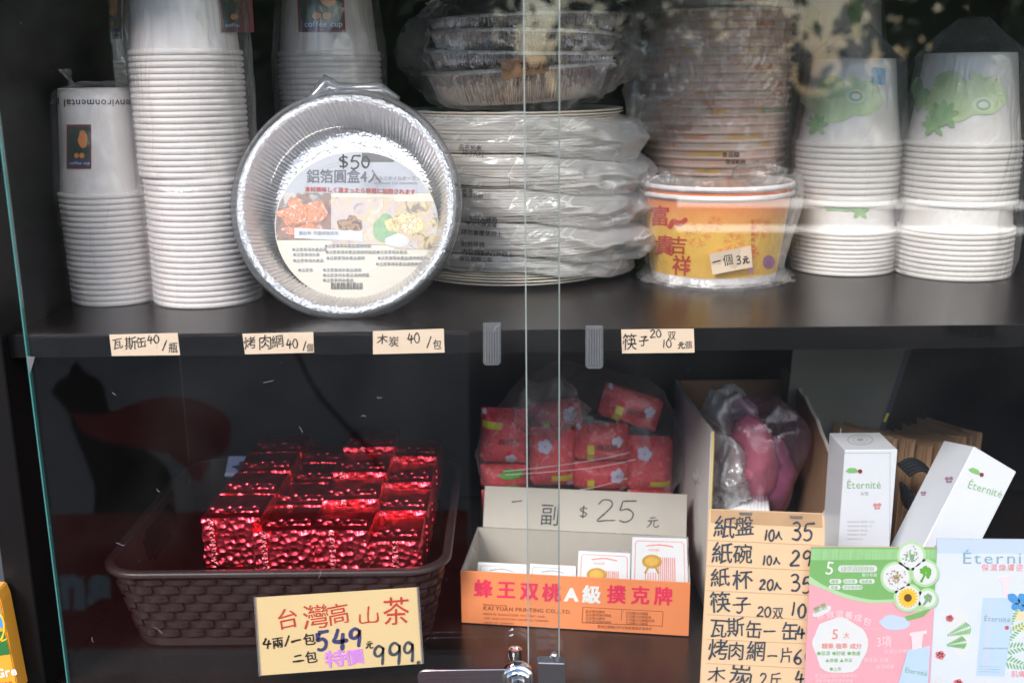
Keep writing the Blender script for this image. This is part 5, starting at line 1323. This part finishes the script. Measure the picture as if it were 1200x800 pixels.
# ------------------------------------------------------------------ promo cards
pG=PY(-.0195)
t=thing('promo_card','green and pink skin care promo card beside the price board','promo card',pG(1015,812))
b=bmesh.new(); solid(b,[(951,640),(1098,641),(1089,812),(942,812)],pG,.0012); obj('card_stock',b,M['pink'],t,world=True)
b=bmesh.new(); g=[(951,640),(1098,641),(1095,700)]+smooth_line([(1095,700),(1085,716),(1062,722),(1030,709),(1000,708),(970,697),(955,688),(947,688)])
g=[(951,640.3),(1097.8,641.3),(1094.5,707)]+smooth_line([(1092,712),(1070,716),(1050,706),(1020,706),(990,700),(965,690),(947.6,683)])
flat(b,g,pG,.0003); obj('light_green_wave',b,M['promo_green2'],t,world=True)
g=[(951,640.3),(1097.8,641.3),(1095,700)]+smooth_line([(1092,704),(1070,709),(1050,702),(1020,702),(990,695),(965,685),(948.3,674)])
b=bmesh.new(); flat(b,g,pG,.0005); obj('green_wave',b,M['promo_green'],t,world=True)
b=bmesh.new(); flat(b,[(951,642.5),(1097.7,643.5),(1097,655),(950.2,656)],pG,.0006); obj('top_stripe',b,pm('striped_green',(.30,.55,.25),var=.3,vs=900,stretch=(1,1,.05)),t,world=True)
b=bmesh.new(); text(b,'5',966,672,22,pG,off=.0008,rot=-8); text(b,'種萃活提取物',984,667.5,6.6,pG,off=.0014,bold=-.0)
text(b,'胞沙系統',1010,675,4.5,pG,off=.0008); obj('white_lettering',b,M['whitetxt'],t,world=True)
def pill(b,x0,y0,x1,y1,off):
    r=(y1-y0)/2; P_=[(x1-r+r*math.sin(PI*k/8),(y0+y1)/2-r*math.cos(PI*k/8)) for k in range(9)]+[(x0+r-r*math.sin(PI*k/8),(y0+y1)/2+r*math.cos(PI*k/8)) for k in range(9)]; flat(b,P_,pG,off)
b=bmesh.new(); pill(b,982,662,1028,670,.0008); pill(b,972,678,986,683.5,.0008); pill(b,988,678,1005,683.5,.0008); pill(b,1007,678,1025,683.5,.0008); pill(b,971,685,985,690.5,.0008); pill(b,987,685,1011,690.5,.0008); obj('white_pill',b,M['white'],t,world=True)
b=bmesh.new(); text(b,'種萃活提取物',985,668.3,6.6,pG,off=.0012,bold=.0); text(b,'向日葵',989,682.5,4.5,pG,off=.0012); text(b,'迷迭香',1009,682.5,4.5,pG,off=.0012); text(b,'綠茶',974,682.5,4.5,pG,off=.0012); text(b,'洋甘菊花萃',988,689.5,4.5,pG,off=.0012); text(b,'百里',973,689.5,4.5,pG,off=.0012); obj('green_lettering',b,M['promo_green'],t,world=True)
def pic(cx,cy,r,m,kind):
    b=bmesh.new(); blob(b,cx,cy,r+3,r+3,pG,.0009); obj('pale_ring',b,M['promo_green2'],t,world=True)
    b=bmesh.new(); blob(b,cx,cy,r,r,pG,.0011); obj('white_disc',b,M['white'],t,world=True)
    b=bmesh.new()
    if kind=='dots':
        rnd=random.Random(cx)
        for k in range(60):
            a=rnd.uniform(0,6.28); q_=abs(rnd.gauss(0,.4))*r; q_=min(q_,r*.85); blob(b,cx+q_*math.cos(a),cy+q_*math.sin(a),1.1,.8,pG,.0013+.00001*k,0,0,n=6,rings=1,rot=rnd.uniform(0,180))
        obj('herb_picture',b,m,t,world=True)
    elif kind=='sun':
        for k in range(18):
            a=k*20; blob(b,cx+math.sin(R(a))*r*.58,cy-math.cos(R(a))*r*.58,r*.11,r*.30,pG,.0013+.00002*k,0,0,n=8,rings=1,rot=-a)
        obj('sunflower_petals',b,M['sunflower'],t,world=True); b=bmesh.new(); blob(b,cx,cy,r*.33,r*.33,pG,.0018); obj('sunflower_heart',b,M['brown'],t,world=True)
    else:
        for k in range(7): blob(b,cx+random.Random(k).uniform(-.3,.4)*r,cy+random.Random(k+9).uniform(-.5,.2)*r,r*.25,r*.2,pG,.0013+.00002*k,.4,k,n=14,rings=2)
        stroke(b,[(cx,cy),(cx-2,cy+r*.4),(cx-5,cy+r*.8)],3,pG,.0013); obj('herb_picture',b,m,t,world=True)
pic(1068,651,14,M['herb'],'dots'); pic(1050,676,15.5,M['seed'],'dots'); pic(1084,671,13.5,M['green'],'leaf'); pic(1064,700,14,None,'sun'); pic(1087,701,9.5,M['herb'],'leaf')
b=bmesh.new(); blob(b,1048,729,17,9,pG,.0004,.1,3,rot=-5); obj('cream_swatch',b,M['paleblue'],t,world=True)
b=bmesh.new(); flat(b,[(1060,722),(1092,712),(1082,722),(1063,727)],pG,.0005); obj('green_leaf',b,M['promo_green'],t,world=True)
b=bmesh.new(); blob(b,983,756,33,30,pG,.0004,.12,7); flat(b,[(985,775),(998,775),(990,785)],pG,.0005); blob(b,963,716,12,4.5,pG,.0005,rot=25); obj('white_cloud',b,M['white'],t,world=True)
b=bmesh.new()
for k,ch in enumerate('修效滋養成包'): text(b,ch,958+k*10.5,729-8*math.sin((k+.8)/7*PI)+k*1.0,10,pG,off=.0006,bold=.01,rot=18-k*7)
text(b,'3項',1027,757,15,pG,off=.0006,rot=0,sx=.8); text(b,'極潤水舒顏',1036,765,5.5,pG,off=.0006); text(b,'潤膚霜 舒緩',1012,775,5.5,pG,off=.0006); text(b,'保濕精華',1026,783,5.5,pG,off=.0006)
stroke(b,[(1012,736),(1032,737)],.8,pG,.0006,sm=False); text(b,'產品成分通過檢驗無添加',955,793,4.5,pG,off=.0006); text(b,'適合各種膚質使用保養',955,799,4.5,pG,off=.0006)
obj('pale_lettering',b,M['palepink'],t,world=True)
b=bmesh.new(); text(b,'5',974,748,17,pG,off=.0008,rot=-5); text(b,'大',988,747,8,pG,off=.0008); text(b,'精華 植萃 成分',963,759,7,pG,off=.0008,bold=.01); obj('pink_lettering',b,M['pinkline'],t,world=True)
b=bmesh.new(); text(b,'●保濕 ●舒緩 ●嫩膚',957,767,5.5,pG,off=.0008); text(b,'▲修護 ▲亮采',967,775,5,pG,off=.0008); text(b,'●上市',972,785,5,pG,off=.0008); text(b,'嚴選',955,718,8,pG,off=.0009,rot=25); obj('green_lettering',b,M['promo_green'],t,world=True)
b=bmesh.new(); flat(b,[(1064,761),(1090,756),(1087,811),(1050,811)],pG,.0007); obj('bottle_picture',b,M['lightblue'],t,world=True)
b=bmesh.new(); flat(b,[(1068,744),(1082,742),(1080,758),(1069,761)],pG,.0008); flat(b,[(1066,741),(1086,738),(1086,742),(1066,745)],pG,.0009); obj('pump_picture',b,M['palepink'],t,world=True)
b=bmesh.new(); text(b,'Éternité',1060,787,8.5,pG,off=.0010,rot=-10,sx=.9); obj('bottle_lettering',b,M['promo_green'],t,world=True)
# floral card
pFl=PY(-.0175)
t=thing('promo_card','pale blue floral Éternité promo card in the lower right corner','promo card',pFl(1150,812))
b=bmesh.new(); solid(b,[(1098,631),(1240,632),(1236,812),(1088,812)],pFl,.0012); obj('card_stock',b,M['paleblue'],t,world=True)
b=bmesh.new(); solid(b,[(1096.6,640),(1097.8,640),(1088.6,812),(1087.3,812)],pFl,.0014,off=.0004); obj('dark_edge',b,M['ink'],t,world=True)
M['cardwhite']=pm('soft_white_blue',(.68,.72,.83),rough=.35,var=.06,vs=20)
b=bmesh.new(); flat(b,[(1097.5,648),(1239,649),(1236,811),(1089,811)],pFl,.0003); obj('white_field',b,M['cardwhite'],t,world=True)
b=bmesh.new(); text(b,'Éternité',1127,660,19,pFl,off=.0007,rot=0,sx=1.28,bold=.0,gap=.08); obj('title_lettering',b,pm('teal_title',(.25,.42,.50)),t,world=True)
b=bmesh.new(); text(b,'保濕煥膚逆齡滋潤',1150,668,9,pFl,off=.0007,gap=.12); text(b,'肌膚綻放',1185,792,8,pFl,off=.0007); obj('pink_lettering',b,M['pinkline'],t,world=True)
b=bmesh.new(); flat(b,[(1152,700),(1189,700),(1183,750),(1177,792),(1144,791)],pFl,.0006); obj('bottle_picture',b,M['lightblue'],t,world=True)
b=bmesh.new(); flat(b,[(1156,702),(1166,702),(1158,788),(1149,788)],pFl,.0008); obj('bottle_highlight',b,M['paleblue'],t,world=True)
b=bmesh.new(); flat(b,[(1170,676),(1185,674),(1185,679),(1182,680),(1183,700),(1176,700),(1175,681),(1170,679)],pFl,.0007); obj('pump_picture',b,M['palepink'],t,world=True)
b=bmesh.new(); text(b,'Éternité',1153,727,9,pFl,off=.0010,rot=-3); 
for k in range(3): stroke(b,[(1147,780+k*3),(1172,781+k*3)],.6,pFl,.001,sm=False)
text(b,'moisture essence',1152,760,4,pFl,off=.001); obj('bottle_lettering',b,pm('slate_green',(.25,.38,.36)),t,world=True)
b=bmesh.new()
for (x,y,a,l) in ((1180,745,35,38),(1182,760,10,40),(1180,728,55,34),(1135,735,200,28),(1130,752,190,22),(1182,775,-15,38)):
    for k in range(10):
        u=k/10*l; dx,dy=math.cos(R(a)),-math.sin(R(a)); wl_=7*(1-k/11)
        for sg in (-1,1): blob(b,x+dx*u-dy*sg*wl_*.6,y+dy*u+dx*sg*wl_*.6,wl_*.65,1.2,pFl,.0005,0,0,n=8,rings=1,rot=a-sg*55)
obj('fern_picture',b,pm('fern_green',(.22,.46,.20),var=.3,vs=100),t,world=True)
b=bmesh.new()
for dx,dy,rx,ry,ro in ((-5,-4,8,5,-40),(6,-3,6,8,20),(-3,5,5,4,20),(5,7,4,3,60)): blob(b,1193+dx,705+dy,rx,ry,pFl,.0011,.1,3,rot=ro)
obj('butterfly_picture',b,M['blue'],t,world=True)
b=bmesh.new()
for cx,cy,r in ((1102,767,6),(1113,724,5),(1123,800,6),(1180,735,3)):
    for k in range(5): a=k*1.257; blob(b,cx+r*.55*math.cos(a),cy+r*.5*math.sin(a),r*.5,r*.42,pFl,.0009,.1,k,n=10,rings=2)
obj('flower_picture',b,pm('rose_flower',(.78,.22,.24),var=.3,vs=200),t,world=True)
b=bmesh.new()
for k in range(9): a=k*.698; blob(b,1100+6*math.cos(a),795+5*math.sin(a),3.4,1.6,pFl,.0009,0,0,n=8,rings=1,rot=-math.degrees(a))
blob(b,1125,740,14,30,pFl,.0004,.2,9); obj('white_flower_picture',b,M['white'],t,world=True)
b=bmesh.new(); blob(b,1205,722,18,7,pFl,.0004,.2,1); blob(b,1198,735,12,4,pFl,.0004,.2,1); obj('sand_picture',b,pm('sand_yellow',(.80,.66,.42)),t,world=True)

# ------------------------------------------------------------------ lock on the glass edges
pK=PY(GY-.026)
t=thing('door_lock','chrome ratchet lock with steel bar clipped on the overlapping glass edges','lock',pK(600,810))
b=bmesh.new(); solid(b,[(492,787),(497,785),(606,783.5),(606,806),(497,806),(490,800),(489,792)],pK,.0022,bev=.0006); obj('ratchet_bar',b,M['steel'],t,world=True,smooth=30)
cK=pK(607,795); M4=Matrix.Translation(cK+Vector((0,.006,0)))@Matrix.Rotation(R(90),4,'X')
b=bmesh.new(); lathe(b,[(0,.016),(.0055,.016),(.006,.0155),(.0065,.013),(.009,.0125),(.0105,.0115),(.0115,.009),(.0135,.008),(.0142,.0065),(.0145,0),(.012,-.004),(0,-.004)],48,M=M4); obj('lock_barrel',b,M['chrome'],t,world=True,smooth=40)
b=bmesh.new(); solid(b,[(606.2,796.5),(608.2,796.5),(608.2,803),(606.2,803)],pK,.0006,off=.0105); obj('key_slot',b,M['ink'],t,world=True)
b=bmesh.new(); box(b,cK.x-.012,cK.x+.012,cK.y+.001,cK.y+.012,cK.z-.02,cK.z+.004,bev=.001); obj('lock_body',b,M['steel'],t,world=True,smooth=30)
b=bmesh.new(); solid(b,[(630,776),(662,777),(663,812),(631,812)],pK,.012,bev=.0008); obj('bracket',b,M['steel'],t,world=True,smooth=30)
b=bmesh.new(); lathe(b,[(0,.003),(.0025,.0025),(.0035,.001),(.0035,-.001)],20,M=Matrix.Translation(pK(649,772)+Vector((0,.006,0)))); obj('screw_head',b,M['chrome'],t,world=True,smooth=40)
# loose cylinder on the floor behind the glass
P=atz(604,772,FL); bm=bmesh.new(); lathe(bm,[(0,.0),(.0062,0),(.0066,.001),(.0066,.011),(.006,.0115),(.0052,.0115),(.005,.010),(0,.010)],32); o=obj('metal_stop',bm,M['steel'],smooth=40); o.location=P+Vector((0,0,.0)); o.rotation_euler=(0,0,0); tag(o,'small steel door stop standing on the floor just behind the lock','door stop')

# packet outside at the left corner
pX=PY(-.035)
t=thing('seed_packet','colourful orange and blue packet outside the cabinet at the lower left corner','packet',pX(-20,812))
b=bmesh.new(); solid(b,[(-60,690),(-4,693),(1,705),(22,812),(-60,812)],pX,.02,bev=.001); obj('packet_body',b,pm('orange_packet',(.80,.36,.04),rough=.35),t,world=True)
b=bmesh.new(); flat(b,[(-60,700),(-2,702),(4,735),(-60,738)],pX,.0004); obj('blue_band',b,M['blue'],t,world=True)
b=bmesh.new(); flat(b,[(-60,742),(5,739),(12,766),(-60,776)],pX,.0004); obj('green_band',b,pm('deep_green_print',(.03,.16,.04)),t,world=True)
b=bmesh.new(); stroke(b,[(-12,715),(2,722),(4,742),(-6,760)],2.2,pX,.0007); stroke(b,[(-20,745),(-5,752),(8,748)],1.6,pX,.0007); obj('gold_ring',b,M['sunflower'],t,world=True)
b=bmesh.new(); text(b,'Gre',-4,794,14,pX,off=.0006,rot=10,bold=.03); obj('white_lettering',b,M['whitetxt'],t,world=True)
b=bmesh.new(); text(b,'500',1,806,9,pX,off=.0006,rot=10,bold=.02); obj('red_lettering',b,M['red_ink'],t,world=True)
ld=[o_ for o_ in COL.objects if o_.name=='glass_door'][0]; b=bmesh.new(); rn=random.Random(11); pg=PY(GY+.0022)
for k in range(26):
    x=rn.uniform(90,600); y=rn.uniform(20,780); l=rn.uniform(4,13); a=rn.uniform(0,6.28); stroke(b,[(x,y),(x+l*.5*math.cos(a)+rn.uniform(-2,2),y+l*.5*math.sin(a)+rn.uniform(-2,2)),(x+l*math.cos(a),y+l*math.sin(a))],.38,pg,.00015)
obj('glass_scratches',b,pm('scratch_grey',(.30,.30,.30),rough=.6),ld,world=True)
# bit of clear tape on the glass, upper left of the lower door
pg=PY(GY+.0022); 
pg=PY(GY-.0002)
b=bmesh.new(); solid(b,[(31,417),(41,418),(35,438)],pg,.0002); o=obj('tape_scrap',b,M['clip'],world=True); tag(o,'tiny triangular scrap of tape on the left glass above the cat reflection','tape scrap')

# ------------------------------------------------------------------ what stands before the cabinet and shows in the glass
def MIR(Yv):
    pl=PY(Yv)
    class Q:
        n=Vector((0,1,0))
        def __call__(s,px,py,off=0):
            p=pl(px,py,off); return Vector((p.x,2*GY-p.y,p.z))
    return Q()
GZ=-1.5
bm=bmesh.new(); box(bm,-60,60,-80,30,GZ-.2,GZ); g=obj('ground',bm,pm('grey_pavement',(.05,.05,.05),rough=.85,var=.25,vs=6,bump=.2,bs=60)); g['kind']='structure'
YB=1.75; mb=MIR(YB)
def msolid(pts,off,dep,m,name,par):
    b=bmesh.new(); a=[b.verts.new(mb(x,y,off)) for x,y in pts]; c=[b.verts.new(v.co-Vector((0,dep,0))) for v in a]; k=len(pts)
    b.faces.new(a); b.faces.new(c[::-1])
    for i in range(k): b.faces.new((a[i],c[i],c[(i+1)%k],a[(i+1)%k]))
    return obj(name,b,m,par,world=True)
t=thing('street_banner','street banner with a black cat in a red cape, reflected above the basket','banner',mb(300,790))
msolid([(30,395),(548,392),(552,792),(85,792)],0,.02,pm('grey_white_banner',(.64,.54,.49),rough=.7,var=.1,vs=3),'banner_board',t)
M['catblack']=pm('banner_black',(.004,.004,.005),rough=.8)
M['catred']=pm('banner_red',(.62,.05,.045),rough=.8)
cat=[(88,424),(97,437),(112,443),(120,455),(125,478),(130,486),(135,500),(160,522),(180,535),(195,550),(200,565),(203,585),(205,602),(205,640),(95,640),(108,602),(110,575),(100,545),(90,520),(82,500),(80,488),(68,472),(58,460),(66,448),(78,441),(82,430)]
b=bmesh.new(); flat(b,cat,mb,.002); obj('cat_picture',b,M['catblack'],t,world=True)
cape=smooth_line([(80,484),(100,487),(130,484),(160,472),(195,466),(230,470),(262,486),(270,500),(268,515),(262,530),(252,536),(246,530),(243,548),(235,562),(229,566),(221,556),(212,545),(190,532),(150,524),(110,515),(92,503)],4)
b=bmesh.new(); flat(b,cape,mb,.004); obj('cape_picture',b,M['catred'],t,world=True)
b=bmesh.new(); flat(b,[(60,604),(250,601),(250,762),(70,762)],mb,.003); flat(b,[(250.5,601),(548,600),(550,762),(250.5,762)],mb,.003); obj('red_field',b,M['catred'],t,world=True)
b=bmesh.new(); text(b,'ns',66,712,72,mb,off=.006,bold=.06,sx=.9); obj('banner_lettering',b,pm('banner_white',(.8,.8,.8)),t,world=True)
# hanging cable
t=obj('cable',tube(bmesh.new(),[MIR(1.6)(x,y) for x,y in smooth_line([(335,380),(352,425),(372,462),(400,495),(424,520),(450,560)])],.007,8),M['catblack'],smooth=180); tag(t,'thin dark cable hanging before the banner, reflected above the tea packs','cable')
# twin tube lamp across the way: its two lit tubes streak over the right cups
lampm=bpy.data.materials.new('lit_tube'); lampm.use_nodes=True; n_=lampm.node_tree; n_.nodes.clear()
o1=N(n_,'ShaderNodeOutputMaterial'); em=N(n_,'ShaderNodeEmission'); em.inputs[0].default_value=(1,.97,.94,1); em.inputs[1].default_value=1.7; n_.links.new(em.outputs[0],o1.inputs[0])
mm=MIR(1.5); a=mm(790,236); b2_=mm(1290,240); a2=mm(790,266); b3_=mm(1290,270)
t=thing('tube_lamp','lit twin tube lamp reflected as two pale streaks across the right cup stacks','lamp',Vector((a.x,a.y,GZ)))
obj('tube',tube(bmesh.new(),[a,b2_],.010,14),lampm,t,world=True,smooth=60); obj('tube',tube(bmesh.new(),[a2,b3_],.008,14),lampm,t,world=True,smooth=60)
for x_ in (a.x-.01,b2_.x+.01): obj('end_cap',newbox(x_-.012,x_+.012,a.y-.02,a.y+.02,b3_.z-.02,a.z+.02,bev=.002),M['steel'],t,world=True)
obj('stand_pole',tube(bmesh.new(),[Vector((b2_.x+.01,a.y-.03,GZ)),Vector((b2_.x+.01,a.y-.03,a.z+.03))],.015,10),M['steel'],t,world=True,smooth=60)
# leafy trees across the street
lm=pm('dark_leaves',(.07,.16,.04),rough=.6,var=.5,vs=3)
def tree(x,y,h,seed,nl,label):
    rnd=random.Random(seed); t=thing('street_tree',label,'tree',(x,y,GZ),group='trees across the street')
    b=bmesh.new(); P_=[Vector((0,0,0)),Vector((.05,.02,h*.3)),Vector((.0,.08,h*.62))]; tube(b,P_,[.16,.12,.07],10)
    for k in range(6):
        a=rnd.uniform(0,6.28); tube(b,[Vector((.03,.05,h*.35+k*.12)),Vector((math.cos(a)*h*.18,math.sin(a)*h*.18,h*.55+k*.1)),Vector((math.cos(a)*h*.3,math.sin(a)*h*.3,h*.75))],[.05,.03,.01],6)
    obj('trunk',b,pm('bark',(.08,.06,.045),rough=.9),t,smooth=180)
    vs=[];fs=[]
    for k in range(nl):
        c=Vector((rnd.gauss(0,1),rnd.gauss(0,1),rnd.gauss(0,.9))); c=c.normalized()*(rnd.random()**.45); n_=1+.35*noise.noise(c*2.5+Vector((seed,0,0)))
        c=Vector((c.x*h*.40*n_,c.y*h*.34*n_,h*.60+c.z*h*.42*n_)); s_=rnd.uniform(.05,.10)
        u=Vector((rnd.uniform(-1,1),rnd.uniform(-1,1),rnd.uniform(-1,1))).normalized(); v=u.orthogonal().normalized(); i0=len(vs)
        vs+= [c+u*s_,c+v*s_*.6,c-u*s_,c-v*s_*.6]; fs.append((i0,i0+1,i0+2,i0+3))
    me=bpy.data.meshes.new('crown'); me.from_pydata(vs,[],fs); me.materials.append(lm); o=bpy.data.objects.new('crown',me); COL.objects.link(o); o.parent=t; o['kind']='stuff'
xs_=(-5.6,-3.2,-1.0,1.1,3.1,5.4)
for i,x_ in enumerate(xs_): tree(x_,-6.2-.5*(i%2),2.5+.25*(i%3),i,2900 if x_<-.5 else 2500,('leftmost','second','third','fourth','fifth','rightmost')[i]+' leafy tree across the street, seen only in the glass')
# unseen dark wall added behind the trees to keep the left reflection black
b=bmesh.new(); box(b,-20,-.2,-12,-11,GZ,GZ+3.4); o=obj('backdrop_wall',b,pm('dark_backdrop',(.03,.03,.032),rough=.7,var=.4,vs=1)); tag(o,'long dark wall added behind the street trees to darken the glass reflection','wall')
for ob_ in list(COL.objects):
    if ob_.name.startswith('glyph'): bpy.data.objects.remove(ob_)
